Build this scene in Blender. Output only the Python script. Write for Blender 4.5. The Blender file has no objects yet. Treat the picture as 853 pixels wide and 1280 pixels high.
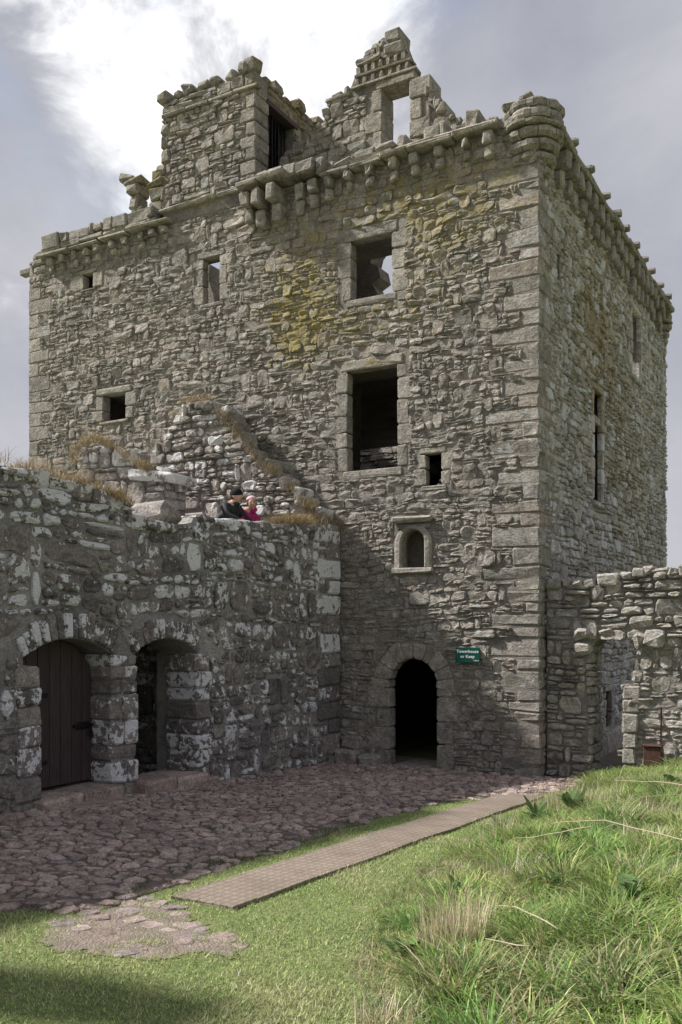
import bpy, math, random
import numpy as np
from mathutils import Vector, noise, geometry

# ------------------------------------------------------------------ camera, sky, sun, exposure
scene = bpy.context.scene
col = scene.collection
R = math.radians
YAW = math.atan2(0.494, 0.870)
cam_d = bpy.data.cameras.new('camera')
cam = bpy.data.objects.new('camera', cam_d); col.objects.link(cam)
cam.location = (4.81, -15.1, 2.45); cam.rotation_euler = (R(90), 0, YAW)
cam_d.sensor_fit = 'VERTICAL'; cam_d.sensor_height = 36; cam_d.lens = 1165/1280*36
cam_d.shift_y = (788-640)/1280; cam_d.clip_end = 6000
scene.camera = cam

SUN = Vector((-1.0, -0.33, 1.04)).normalized()
elev = math.asin(SUN.z); azim = math.atan2(SUN.x, SUN.y)
world = bpy.data.worlds.new('World'); scene.world = world; world.use_nodes = True
wn = world.node_tree.nodes; wl = world.node_tree.links; wn.clear()
def W(t, **kw):
    n = wn.new(t)
    for k, v in kw.items(): setattr(n, k, v)
    return n
w_out = W('ShaderNodeOutputWorld'); w_bg = W('ShaderNodeBackground'); wl.new(w_bg.outputs[0], w_out.inputs[0])
sky = W('ShaderNodeTexSky', sky_type='NISHITA', sun_disc=False); sky.sun_elevation = elev; sky.sun_rotation = azim
sky.air_density = 1.3; sky.dust_density = 2.0
w_bg.inputs['Strength'].default_value = 0.10
tc = W('ShaderNodeTexCoord')
def wmath(op, a, b=None, clamp=False):
    m = W('ShaderNodeMath', operation=op, use_clamp=clamp)
    for i, v in enumerate((a, b)):
        if v is None: continue
        if isinstance(v, (int, float)): m.inputs[i].default_value = v
        else: wl.new(v, m.inputs[i])
    return m.outputs[0]
def wnoise(scale, detail, rough, dist, off):
    mp = W('ShaderNodeMapping'); mp.inputs['Location'].default_value = off; mp.inputs['Scale'].default_value = (1, 1, 1.5)
    wl.new(tc.outputs['Generated'], mp.inputs[0])
    n = W('ShaderNodeTexNoise'); n.inputs['Scale'].default_value = scale; n.inputs['Detail'].default_value = detail
    n.inputs['Roughness'].default_value = rough; n.inputs['Distortion'].default_value = dist
    wl.new(mp.outputs[0], n.inputs['Vector']); return n.outputs['Fac']
def wramp(fac, stops):
    r = W('ShaderNodeValToRGB'); e = r.color_ramp.elements
    while len(e) < len(stops): e.new(0.5)
    for el, (p, c) in zip(e, stops): el.position = p; el.color = (*c, 1)
    wl.new(fac, r.inputs[0]); return r.outputs['Color']
def wdot(d):
    v = W('ShaderNodeVectorMath', operation='DOT_PRODUCT'); v.inputs[1].default_value = Vector(d).normalized()
    nv = W('ShaderNodeVectorMath', operation='NORMALIZE'); wl.new(tc.outputs['Generated'], nv.inputs[0]); wl.new(nv.outputs[0], v.inputs[0])
    return v.outputs['Value']
n1 = wnoise(2.4, 8, 0.55, 0.35, (3.1, 0.4, 1.2)); n2 = wnoise(6.0, 9, 0.62, 0.6, (0.4, 2.2, 5.0)); n3 = wnoise(4.2, 10, 0.6, 0.5, (2.4, 5.2, 1.0))
cl = wmath('ADD', wmath('MULTIPLY', n1, 0.72), wmath('MULTIPLY', n2, 0.28))
cloud = wramp(cl, [(0.34, (2.55, 2.65, 3.13)), (0.46, (3.05, 3.12, 3.56)), (0.56, (3.5, 3.55, 3.93)), (0.70, (4.3, 4.3, 4.5))])
# thin bright cloud where the sun's glow comes through
g1 = wmath('SUBTRACT', wdot((-.530, .664, .527)), 0.9900); g2 = wmath('SUBTRACT', wdot((-.449, .728, .518)), 0.9935)
g1 = wmath('MULTIPLY', g1, 120.0); g2 = wmath('MULTIPLY', g2, 130.0)
gl = wmath('MAXIMUM', g1, g2)
gl = wmath('ADD', wmath('MULTIPLY', wmath('MAXIMUM', gl, -2.2), .62), wmath('MULTIPLY', wmath('SUBTRACT', n3, 0.48), 6.3))
gl = wmath('MULTIPLY', wmath('SMOOTH_MAX', gl, 0.0), 1.0, True)
mg = W('ShaderNodeMix', data_type='RGBA'); wl.new(gl, mg.inputs['Factor']); wl.new(cloud, mg.inputs['A']); mg.inputs['B'].default_value = (10.5, 10.5, 10.4, 1)
cov = wramp(wnoise(3.2, 6, 0.5, 0.3, (7.7, 1.0, 0.3)), [(0.28, (.62, .62, .62)), (0.42, (1, 1, 1))])
ms = W('ShaderNodeMix', data_type='RGBA'); wl.new(cov, ms.inputs['Factor']); wl.new(sky.outputs[0], ms.inputs['A']); wl.new(mg.outputs['Result'], ms.inputs['B'])
wl.new(ms.outputs['Result'], w_bg.inputs['Color'])

sd = bpy.data.lights.new('sun', 'SUN'); sd.energy = 4.8; sd.angle = R(2.4); sd.color = (1.0, 0.965, 0.91)
so = bpy.data.objects.new('sun', sd); col.objects.link(so); so.rotation_euler = SUN.to_track_quat('Z', 'Y').to_euler(); so.location = (-20, -8, 25)
scene.view_settings.view_transform = 'Standard'; scene.view_settings.look = 'None'
scene.view_settings.exposure = 0.53; scene.view_settings.gamma = 1.0

# ------------------------------------------------------------------ materials
class NT:
    def __init__(s, name):
        s.m = bpy.data.materials.new(name); s.m.use_nodes = True
        s.n = s.m.node_tree.nodes; s.l = s.m.node_tree.links; s.n.clear()
        s.out = s.n.new('ShaderNodeOutputMaterial'); s._pos = None
    def node(s, t, **kw):
        n = s.n.new(t)
        for k, v in kw.items(): setattr(n, k, v)
        return n
    def put(s, sock, v):
        if isinstance(v, (int, float)): sock.default_value = v
        elif isinstance(v, (tuple, list)):
            sock.default_value = tuple(v) + (1,) if len(sock.default_value) == 4 and len(v) == 3 else v
        else: s.l.new(v, sock)
    @property
    def pos(s):
        if s._pos is None: s._pos = s.node('ShaderNodeNewGeometry').outputs['Position']
        return s._pos
    def math(s, op, a, b=None, clamp=False):
        m = s.node('ShaderNodeMath', operation=op, use_clamp=clamp); s.put(m.inputs[0], a)
        if b is not None: s.put(m.inputs[1], b)
        return m.outputs[0]
    def noise(s, scale, detail=4, rough=.55, dist=0, stretch=(1, 1, 1), off=(0, 0, 0)):
        mp = s.node('ShaderNodeMapping'); mp.inputs['Scale'].default_value = stretch; mp.inputs['Location'].default_value = off
        s.l.new(s.pos, mp.inputs[0])
        n = s.node('ShaderNodeTexNoise'); n.inputs['Scale'].default_value = scale; n.inputs['Detail'].default_value = detail
        n.inputs['Roughness'].default_value = rough; n.inputs['Distortion'].default_value = dist
        s.l.new(mp.outputs[0], n.inputs['Vector']); return n.outputs['Fac']
    def step(s, v, lo, hi):
        m = s.node('ShaderNodeMapRange', interpolation_type='SMOOTHSTEP'); s.put(m.inputs['Value'], v)
        m.inputs['From Min'].default_value = lo; m.inputs['From Max'].default_value = hi; return m.outputs['Result']
    def ramp(s, f, stops, interp='LINEAR'):
        r = s.node('ShaderNodeValToRGB'); r.color_ramp.interpolation = interp; e = r.color_ramp.elements
        while len(e) < len(stops): e.new(.5)
        for el, (p, c) in zip(e, stops): el.position = p; el.color = (*c, 1)
        s.put(r.inputs[0], f); return r.outputs['Color']
    def mix(s, f, a, b, mode='MIX'):
        m = s.node('ShaderNodeMix', data_type='RGBA', blend_type=mode)
        s.put(m.inputs['Factor'], f); s.put(m.inputs['A'], a); s.put(m.inputs['B'], b); return m.outputs['Result']
    def attr(s, name='rnd'):
        a = s.node('ShaderNodeAttribute', attribute_name=name); sp = s.node('ShaderNodeSeparateColor'); s.l.new(a.outputs['Color'], sp.inputs[0])
        return a.outputs['Color'], sp.outputs[0], sp.outputs[1], sp.outputs[2]
    def xyz(s):
        x = s.node('ShaderNodeSeparateXYZ'); s.l.new(s.pos, x.inputs[0]); return x.outputs
    def bump(s, h, strength, dist):
        b = s.node('ShaderNodeBump'); s.put(b.inputs['Height'], h); b.inputs['Strength'].default_value = strength; b.inputs['Distance'].default_value = dist
        return b.outputs[0]
    def finish(s, color, rough=.9, normal=None, spec=.25, metal=0):
        p = s.node('ShaderNodeBsdfPrincipled'); s.put(p.inputs['Base Color'], color); s.put(p.inputs['Roughness'], rough)
        p.inputs['Specular IOR Level'].default_value = spec; p.inputs['Metallic'].default_value = metal
        if normal is not None: s.l.new(normal, p.inputs['Normal'])
        s.l.new(p.outputs[0], s.out.inputs[0]); return s.m

def gauss(t, x, z, cx, cz, rx, rz):
    a = t.math('POWER', t.math('DIVIDE', t.math('SUBTRACT', x, cx), rx), 2)
    b = t.math('POWER', t.math('DIVIDE', t.math('SUBTRACT', z, cz), rz), 2)
    return t.math('EXPONENT', t.math('MULTIPLY', t.math('ADD', a, b), -1.0))

def stone_mat(name, cols, white=(.60, .68), wamt=.5, wscale=5, wcol=(.50, .51, .52), yellow=None, ycol=(.33, .25, .06), mossy=0.0, wstretch=(1, 1, 1), speck=.5, bumpd=.02, top_white=None, zonal=0.25):
    t = NT(name); c, r1, r2, r3 = t.attr()
    n = len(cols); base = t.ramp(r1, [(i/(n-1), cc) for i, cc in enumerate(cols)])
    nb = t.noise(7, 6, .62); base = t.mix(1.0, base, t.ramp(nb, [(.25, (.5, .49, .48)), (.5, (1, 1, 1)), (.78, (1.5, 1.48, 1.42))]), 'MULTIPLY')
    nf = t.noise(32, 6, .75); base = t.mix(1.0, base, t.ramp(nf, [(.3, (.42, .42, .42)), (.5, (1, 1, 1)), (.72, (1.5, 1.5, 1.48))]), 'MULTIPLY')
    big = t.noise(.55, 3, .5); base = t.mix(zonal, base, t.ramp(big, [(.3, (.55, .56, .57)), (.7, (1.5, 1.46, 1.38))]), 'MULTIPLY')
    x, y, z = t.xyz()
    if mossy:
        mm = t.math('MULTIPLY', t.step(t.noise(1.3, 5, .6), .45, .62), mossy); base = t.mix(mm, base, (.075, .085, .04))
    if yellow:
        zone = None
        for (axis, cx, cz, rx, rz, k) in yellow:
            gz = t.math('MULTIPLY', gauss(t, x if axis == 'x' else y, z, cx, cz, rx, rz), k); zone = gz if zone is None else t.math('ADD', zone, gz)
        yn = t.noise(3.3, 8, .7, .3, wstretch); yn2 = t.noise(15, 6, .7)
        ym = t.step(t.math('ADD', t.math('ADD', t.math('MULTIPLY', zone, .30), t.math('MULTIPLY', yn, .58)), t.math('MULTIPLY', yn2, .50)), .62, .86)
        base = t.mix(t.math('MULTIPLY', ym, .85), base, t.mix(yn2, ycol, tuple(v*.62 for v in ycol)))
    # pale crustose lichen: hard edged patches, heavier on some stones
    wn_ = t.noise(wscale, 5, .6, .25, wstretch, (5, 2, 9)); wf = t.noise(wscale*5, 3, .6)
    wsum = t.math('ADD', t.math('ADD', t.math('MULTIPLY', wn_, .8), t.math('MULTIPLY', wf, .2)), t.math('MULTIPLY', t.math('SUBTRACT', r2, .5), wamt))
    if top_white: wsum = t.math('ADD', wsum, t.math('MULTIPLY', t.step(z, *top_white[:2]), top_white[2]))
    wm = t.step(wsum, white[0], white[1]); base = t.mix(t.math('MULTIPLY', wm, .9), base, t.mix(wf, tuple(v*.75 for v in wcol), tuple(v*1.2 for v in wcol)))
    vo = t.node('ShaderNodeTexVoronoi'); vo.inputs['Scale'].default_value = 13; t.l.new(t.pos, vo.inputs['Vector'])
    sp = t.math('MULTIPLY', t.math('SUBTRACT', 1.0, t.step(vo.outputs['Distance'], .10, .2)), t.step(t.noise(2.1, 3), .48, .62))
    base = t.mix(t.math('MULTIPLY', sp, speck), base, (.52, .53, .52))
    h = t.math('ADD', t.math('MULTIPLY', t.noise(24, 9, .76), 1.0), t.math('MULTIPLY', t.noise(8, 4, .6, .6, (1, 1, 1.8)), 1.2))
    return t.finish(base, .92, t.bump(h, 1.0, bumpd*1.7), .2)

def mortar_mat(name, c1, c2, scale=9, bd=.03):
    t = NT(name); b = t.ramp(t.noise(scale, 7, .65), [(.3, c1), (.7, c2)])
    b = t.mix(1.0, b, t.ramp(t.noise(1.1, 4), [(.3, (.6, .6, .6)), (.7, (1.3, 1.28, 1.22))]), 'MULTIPLY')
    b = t.mix(.7, b, t.ramp(t.noise(35, 5, .7), [(.3, (.5, .5, .5)), (.7, (1.5, 1.5, 1.5))]), 'MULTIPLY')
    h = t.math('ADD', t.noise(13, 8, .72, .4, (1, 1, 2.2)), t.math('MULTIPLY', t.noise(60, 3, .6), .4))
    return t.finish(b, .95, t.bump(h, 1.0, bd*2), .15)

MAT = {}
KEEPC = [(.225, .212, .194), (.37, .345, .312), (.29, .268, .244), (.42, .392, .35), (.28, .256, .23), (.37, .322, .287), (.34, .325, .30)]
YF = [('x', -4.75, 8.6, .9, 1.4, .76), ('x', -2.4, 10.1, 2.6, .8, .50), ('x', -3.2, 8.1, 2.0, .8, .42), ('x', -1.6, 9.4, 1.6, 1.2, .40)]
MAT['keep'] = stone_mat('keep_stone', KEEPC, white=(.635, .68), wamt=.22, wscale=7, wcol=(.47, .47, .465), yellow=YF, ycol=(.42, .34, .11), mossy=.2, speck=.5)
MAT['keep_side'] = stone_mat('keep_side_stone', [(.35, .338, .325), (.50, .478, .455), (.42, .398, .375), (.53, .505, .478)], white=(.56, .64), wamt=.3, wscale=3.2, wcol=(.64, .655, .68), yellow=[('y', 3.6, 8.4, 2.4, 2.8, .80), ('y', 7.0, 5.6, 2.4, 3.0, .58)], ycol=(.36, .29, .14), wstretch=(1, 1, .45), speck=.6)
MAT['dressed'] = stone_mat('keep_dressed_stone', [(.28, .262, .232), (.37, .345, .303), (.32, .298, .262), (.25, .232, .205)], white=(.68, .74), wamt=.2, wscale=7, wcol=(.46, .46, .45), yellow=[('x', -2, 11.1, 3, .5, .3), ('x', -9, 11.5, 2.5, .7, .3), ('x', -3.1, 7.4, .6, .3, .7)], ycol=(.28, .22, .07), speck=.8, bumpd=.012)
MAT['upper'] = stone_mat('weathered_top_stone', [(.26, .245, .215), (.35, .325, .285), (.30, .28, .245)], white=(.64, .70), wamt=.2, wscale=6, wcol=(.36, .37, .37), yellow=[('x', -2, 11.6, 3, .5, .4), ('x', -5.6, 13.4, .4, .9, .7), ('x', -8.3, 11.9, .6, .8, .8), ('x', -3.3, 13.2, 1, .6, .5)], ycol=(.24, .19, .05), speck=.5)
MAT['yard'] = stone_mat('lichened_wall_stone', [(.16, .15, .145), (.28, .255, .24), (.205, .188, .18), (.34, .308, .288), (.235, .21, .20)], white=(.553, .568), wamt=.24, wscale=9, wcol=(.88, .89, .91), speck=.8, top_white=(1.8, 4.2, .065), bumpd=.022)
MAT['gable'] = stone_mat('gable_stone', [(.27, .25, .232), (.40, .365, .338), (.33, .30, .278), (.44, .405, .375)], white=(.575, .605), wamt=.34, wscale=5.0, wcol=(.74, .74, .73), speck=.6)
MAT['ruin'] = stone_mat('ruined_wall_stone', [(.32, .30, .275), (.43, .405, .365), (.37, .34, .31), (.47, .44, .395)], white=(.63, .70), wamt=.3, wscale=5, wcol=(.50, .50, .48), mossy=.2, speck=.5)
MAT['cobble'] = stone_mat('cobble_stone', [(.25, .19, .172), (.42, .33, .30), (.31, .242, .222), (.48, .39, .345), (.37, .30, .28), (.28, .235, .228)], white=(.76, .84), wamt=.1, wscale=5, wcol=(.36, .33, .32), speck=.15, bumpd=.012, zonal=.35)
MAT['mortar'] = mortar_mat('keep_mortar', (.25, .233, .21), (.39, .365, .33))
MAT['mortar_side'] = mortar_mat('keep_side_mortar', (.28, .262, .24), (.43, .405, .37))
MAT['mortar_yard'] = mortar_mat('yard_mortar', (.31, .303, .30), (.47, .46, .457))
MAT['mortar_gable'] = mortar_mat('gable_mortar', (.22, .202, .187), (.34, .315, .292))
MAT['mortar_ruin'] = mortar_mat('ruin_mortar', (.26, .245, .225), (.40, .375, .345))

def ground_mat():
    t = NT('turf'); b = t.ramp(t.noise(2.2, 6, .6), [(.3, (.16, .18, .075)), (.5, (.21, .23, .10)), (.72, (.28, .265, .14))])
    b = t.mix(1.0, b, t.ramp(t.noise(40, 4, .7), [(.3, (.6, .6, .6)), (.7, (1.3, 1.3, 1.3))]), 'MULTIPLY')
    return t.finish(b, .95, t.bump(t.noise(45, 5, .7), .8, .02), .1)
MAT['turf'] = ground_mat()
def dirt_mat(name, a, bcol, moss=.3, fade=False):
    t = NT(name); b = t.ramp(t.noise(6, 7, .65), [(.3, a), (.7, bcol)])
    b = t.mix(t.math('MULTIPLY', t.step(t.noise(1.7, 5, .6), .5, .64), moss), b, (.06, .08, .025))
    if fade:
        fc, fr_, _, _ = t.attr('fade'); fm = t.step(t.math('ADD', fr_, t.math('MULTIPLY', t.math('SUBTRACT', t.noise(22, 5, .7), .5), 1.4)), .45, .85); b = t.mix(fm, (.17, .19, .075), b)
    vo = t.node('ShaderNodeTexVoronoi'); vo.inputs['Scale'].default_value = 55; t.l.new(t.pos, vo.inputs['Vector'])
    b = t.mix(.5, b, t.ramp(vo.outputs['Color'], [(0, (.7, .7, .7)), (1, (1.25, 1.2, 1.15))]), 'MULTIPLY')
    return t.finish(b, .95, t.bump(t.math('ADD', t.noise(30, 6, .7), t.math('MULTIPLY', vo.outputs['Distance'], .8)), .9, .015), .1)
MAT['dirt'] = dirt_mat('cobble_dirt', (.14, .115, .105), (.23, .19, .172))
MAT['bare'] = dirt_mat('bare_earth', (.20, .165, .145), (.30, .25, .215), .15, True)

def blade_mat(name, trans=.35, rough=.6):
    t = NT(name); c, *_ = t.attr('col')
    d = t.node('ShaderNodeBsdfPrincipled'); t.l.new(c, d.inputs['Base Color']); d.inputs['Roughness'].default_value = rough; d.inputs['Specular IOR Level'].default_value = .25
    tr = t.node('ShaderNodeBsdfTranslucent'); t.l.new(c, tr.inputs[0])
    m = t.node('ShaderNodeMixShader'); m.inputs[0].default_value = trans; t.l.new(d.outputs[0], m.inputs[1]); t.l.new(tr.outputs[0], m.inputs[2])
    t.l.new(m.outputs[0], t.out.inputs[0]); return t.m
MAT['blade'] = blade_mat('grass_blade'); MAT['straw'] = blade_mat('dry_straw', .2, .75)
def leaf_mat():
    t = NT('weed_leaf'); b = t.ramp(t.noise(14, 4, .6), [(.3, (.09, .16, .055)), (.7, (.18, .26, .11))])
    d = t.node('ShaderNodeBsdfPrincipled'); t.l.new(b, d.inputs['Base Color']); d.inputs['Roughness'].default_value = .75; d.inputs['Specular IOR Level'].default_value = .15
    t.l.new(t.bump(t.noise(60, 3), .5, .004), d.inputs['Normal'])
    tr = t.node('ShaderNodeBsdfTranslucent'); t.l.new(b, tr.inputs[0]); m = t.node('ShaderNodeMixShader'); m.inputs[0].default_value = .3
    t.l.new(d.outputs[0], m.inputs[1]); t.l.new(tr.outputs[0], m.inputs[2]); t.l.new(m.outputs[0], t.out.inputs[0]); return t.m
MAT['leaf'] = leaf_mat()
def wood_mat():
    t = NT('dark_oak_plank'); c, r1, r2, r3 = t.attr(); g = t.noise(9, 6, .6, .3, (1, 9, .55))
    b = t.ramp(g, [(.3, (.030, .022, .024)), (.55, (.055, .041, .041)), (.75, (.085, .066, .062))])
    b = t.mix(1.0, b, t.ramp(r1, [(0, (.8, .8, .8)), (1, (1.2, 1.18, 1.15))]), 'MULTIPLY')
    return t.finish(b, .6, t.bump(g, .5, .006), .3)
MAT['wood'] = wood_mat()
def plain(name, c, rough=.6, metal=0, nz=20, var=.3, bd=.003, spec=.3):
    t = NT(name); b = t.mix(1.0, c, t.ramp(t.noise(nz, 5, .65), [(.3, (1-var,)*3), (.7, (1+var,)*3)]), 'MULTIPLY')
    return t.finish(b, rough, t.bump(t.noise(nz*3, 4), .5, bd), spec, metal)
MAT['iron'] = plain('black_iron', (.022, .021, .022), .5, .6)
MAT['rust'] = plain('rusty_box_paint', (.085, .042, .032), .65, .0, 25, .35)
MAT['sign'] = plain('green_sign_paint', (.006, .075, .058), .35, 0, 6, .12, .001)
MAT['white'] = plain('white_lettering', (.80, .82, .80), .5, 0, 10, .05, .0005)
MAT['mat'] = None
def path_mat():
    t = NT('plastic_mesh_path'); x, y, z = t.xyz()
    def grid(v, p, wdt):
        f = t.math('ABSOLUTE', t.math('SUBTRACT', t.math('FRACT', t.math('DIVIDE', v, p)), .5)); return t.step(f, .5-wdt, .5-wdt*.4)
    gx = grid(x, .072, .22); gy = grid(y, .102, .2); holes = t.math('MAXIMUM', gx, gy)
    b = t.ramp(t.noise(3.5, 6, .6), [(.3, (.20, .16, .13)), (.7, (.29, .235, .19))])
    b = t.mix(1.0, b, t.ramp(t.noise(60, 4, .7), [(.3, (.72, .72, .72)), (.7, (1.25, 1.25, 1.25))]), 'MULTIPLY')
    b = t.mix(t.math('MULTIPLY', holes, .36), b, (.11, .09, .072))
    return t.finish(b, .8, t.bump(t.math('SUBTRACT', 1.0, holes), .6, .005), .25)
MAT['path'] = path_mat()
MAT['skin'] = plain('skin', (.52, .32, .24), .55, 0, 30, .06, .0005)
MAT['jacket_dark'] = plain('charcoal_jacket', (.022, .025, .028), .7, 0, 14, .3, .004)
MAT['jacket_pink'] = plain('magenta_jacket', (.42, .018, .16), .65, 0, 14, .2, .004)
MAT['trouser'] = plain('dark_trousers', (.03, .032, .045), .8, 0, 20, .2, .003)
MAT['hat'] = plain('black_knit', (.008, .008, .009), .9, 0, 60, .3, .004)
MAT['band'] = plain('pale_pink_knit', (.62, .42, .45), .85, 0, 60, .15, .004)
MAT['hair'] = plain('brown_hair', (.06, .03, .018), .5, 0, 60, .3, .003)
MAT['dark'] = plain('glass_dark', (.01, .01, .012), .2, 0, 10, .1, .0005)
MAT['lip'] = plain('lips', (.36, .12, .11), .5, 0, 30, .06, .0005)

# ------------------------------------------------------------------ object helpers
WLOC = {}
def link(o, parent, wloc):
    col.objects.link(o); WLOC[o.name] = Vector(wloc)
    if parent is not None:
        o.parent = parent; o.location = Vector(wloc) - WLOC[parent.name]
    else: o.location = wloc
    return o
def empty(name, loc, label, cat, group=None, parent=None):
    o = bpy.data.objects.new(name, None); o.empty_display_size = .3; link(o, parent, loc)
    if label: tag(o, label, cat, group)
    return o
def tag(o, label, cat=None, group=None, kind=None):
    if label: o['label'] = label
    if cat: o['category'] = cat
    if group: o['group'] = group
    if kind: o['kind'] = kind
    return o
def obj(name, verts, faces, mat, parent=None, rnd=None, smooth=False, origin=None, attr='rnd', kind=None):
    v = np.asarray(verts, dtype=np.float64).reshape(-1, 3)
    og = Vector(origin) if origin is not None else Vector(v.mean(axis=0))
    me = bpy.data.meshes.new(name); v = v - np.array(og)
    if isinstance(faces, np.ndarray):
        nf, k = faces.shape; me.vertices.add(len(v)); me.vertices.foreach_set('co', v.ravel().astype(np.float32))
        me.loops.add(nf*k); me.loops.foreach_set('vertex_index', faces.ravel().astype(np.int32))
        me.polygons.add(nf); me.polygons.foreach_set('loop_start', np.arange(0, nf*k, k, dtype=np.int32)); me.update(calc_edges=True)
    else: me.from_pydata(v.tolist(), [], faces)
    if rnd is not None:
        a = me.attributes.new(attr, 'FLOAT_COLOR', 'POINT'); r = np.asarray(rnd, dtype=np.float32)
        if r.ndim == 1: r = np.tile(r, (len(v), 1))
        if r.shape[1] == 3: r = np.hstack([r, np.ones((len(r), 1), np.float32)])
        a.data.foreach_set('color', r.ravel())
    if smooth: me.polygons.foreach_set('use_smooth', [True]*len(me.polygons))
    me.materials.append(MAT[mat] if isinstance(mat, str) else mat); me.validate()
    o = link(bpy.data.objects.new(name, me), parent, og)
    if kind: o['kind'] = kind
    return o
class Acc:
    """collects pieces that end up as ONE mesh"""
    def __init__(s): s.v = []; s.f = []; s.r = []
    def add(s, v, f, r=(.5, .5, .5)):
        b = len(s.v); s.v += v; s.f += [tuple(i+b for i in q) for q in f]; s.r += [r]*len(v)
    def build(s, name, mat, parent=None, smooth=False, kind=None, origin=None):
        return obj(name, s.v, s.f, mat, parent, s.r, smooth, origin, kind=kind)
class Frame:
    def __init__(s, O, U, N): s.O = Vector(O); s.U = Vector(U); s.V = Vector((0, 0, 1)); s.N = Vector(N)
    def p(s, u, v, n): return tuple(s.O + s.U*u + s.V*v + s.N*n)
FRONT = Frame((0, 0, 0), (1, 0, 0), (0, -1, 0))       # keep front, u = x
SIDE = Frame((0, 0, 0), (0, 1, 0), (1, 0, 0))         # keep side, u = y
YARD = Frame((-3.76, 0, 0), (0, 1, 0), (1, 0, 0))     # courtyard building, u = y
GABLE = Frame((0, -.6, 0), (1, 0, 0), (0, -1, 0))
STUB = Frame((0, -3.2, 0), (1, 0, 0), (0, -1, 0))
RUIN = Frame((0, .3, 0), (1, 0, 0), (0, -1, 0))
rg = random.Random(11)
def r3(): return (rg.random(), rg.random(), rg.random())

BOXF = []
for ax in range(3):
    for s in (0, 1):
        o1, o2 = [a for a in range(3) if a != ax]
        q = []
        for (a, b) in ((0, 0), (1, 0), (1, 1), (0, 1)):
            c = [0, 0, 0]; c[ax] = s; c[o1] = a; c[o2] = b; q.append((c[0]*4+c[1]*2+c[2])*3+ax)
        BOXF.append(q)
for k in range(3):
    i, j = [a for a in range(3) if a != k]
    for a in (0, 1):
        for b in (0, 1):
            c = [0, 0, 0]; c[i] = a; c[j] = b; c1 = c[0]*4+c[1]*2+c[2]; c[k] = 1; c2 = c[0]*4+c[1]*2+c[2]
            BOXF.append([c1*3+i, c2*3+i, c2*3+j, c1*3+j])
for c in range(8): BOXF.append([c*3, c*3+1, c*3+2])
_ref = []
for c in range(8):
    s = [(c >> 2 & 1)*2-1, (c >> 1 & 1)*2-1, (c & 1)*2-1]
    for ax in range(3): _ref.append(Vector([s[i]*(1.0 if i == ax else .8) for i in range(3)]))
for q in BOXF:
    ctr = sum((_ref[i] for i in q), Vector())/len(q)
    if (_ref[q[1]]-_ref[q[0]]).cross(_ref[q[2]]-_ref[q[0]]).dot(ctr) < 0: q.reverse()
def block(lo, hi, ch=.02, jit=.012, fr=None, warp=None, small=.004):
    """chamfered, slightly crooked block; lo and hi in (u, v, n) of a frame, or in world axes"""
    lo = Vector(lo); hi = Vector(hi); c = (lo+hi)/2; h = (hi-lo)/2; v = []
    ch = min(ch, min(h)*.6)
    for k in range(8):
        s = [(k >> 2 & 1)*2-1, (k >> 1 & 1)*2-1, (k & 1)*2-1]; J = Vector([rg.uniform(-jit, jit) for _ in range(3)])
        for ax in range(3):
            p = Vector([c[i]+s[i]*(h[i] if i == ax else h[i]-ch*rg.uniform(.7, 1.3)) for i in range(3)]) + J
            p += Vector([rg.uniform(-small, small) for _ in range(3)])
            if warp: p = warp(p)
            v.append(fr.p(*p) if fr else tuple(p))
    f = [tuple(q) for q in BOXF]
    if fr and fr.U.cross(fr.V).dot(fr.N) < 0: f = [tuple(reversed(q)) for q in f]
    return v, f
def blk(name, lo, hi, mat, parent, fr=None, ch=.02, jit=.012, warp=None, smooth=False):
    v, f = block(lo, hi, ch, jit, fr, warp); return obj(name, v, f, mat, parent, r3(), smooth)

def area(p): return abs(sum(p[i][0]*p[(i+1) % len(p)][1]-p[(i+1) % len(p)][0]*p[i][1] for i in range(len(p))))/2
def cent(p): return (sum(q[0] for q in p)/len(p), sum(q[1] for q in p)/len(p))
def clip(p, a, b, c):      # keep a*u+b*v <= c
    out = []
    for i in range(len(p)):
        P, Q = p[i], p[(i+1) % len(p)]; dp = a*P[0]+b*P[1]-c; dq = a*Q[0]+b*Q[1]-c
        if dp <= 0: out.append(P)
        if (dp < 0 < dq) or (dq < 0 < dp):
            t = dp/(dp-dq); out.append((P[0]+t*(Q[0]-P[0]), P[1]+t*(Q[1]-P[1])))
    return out
def inside(pt, poly):
    x, y = pt; r = False; j = len(poly)-1
    for i in range(len(poly)):
        xi, yi = poly[i]; xj, yj = poly[j]
        if (yi > y) != (yj > y) and x < (xj-xi)*(y-yi)/(yj-yi)+xi: r = not r
        j = i
    return r
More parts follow.
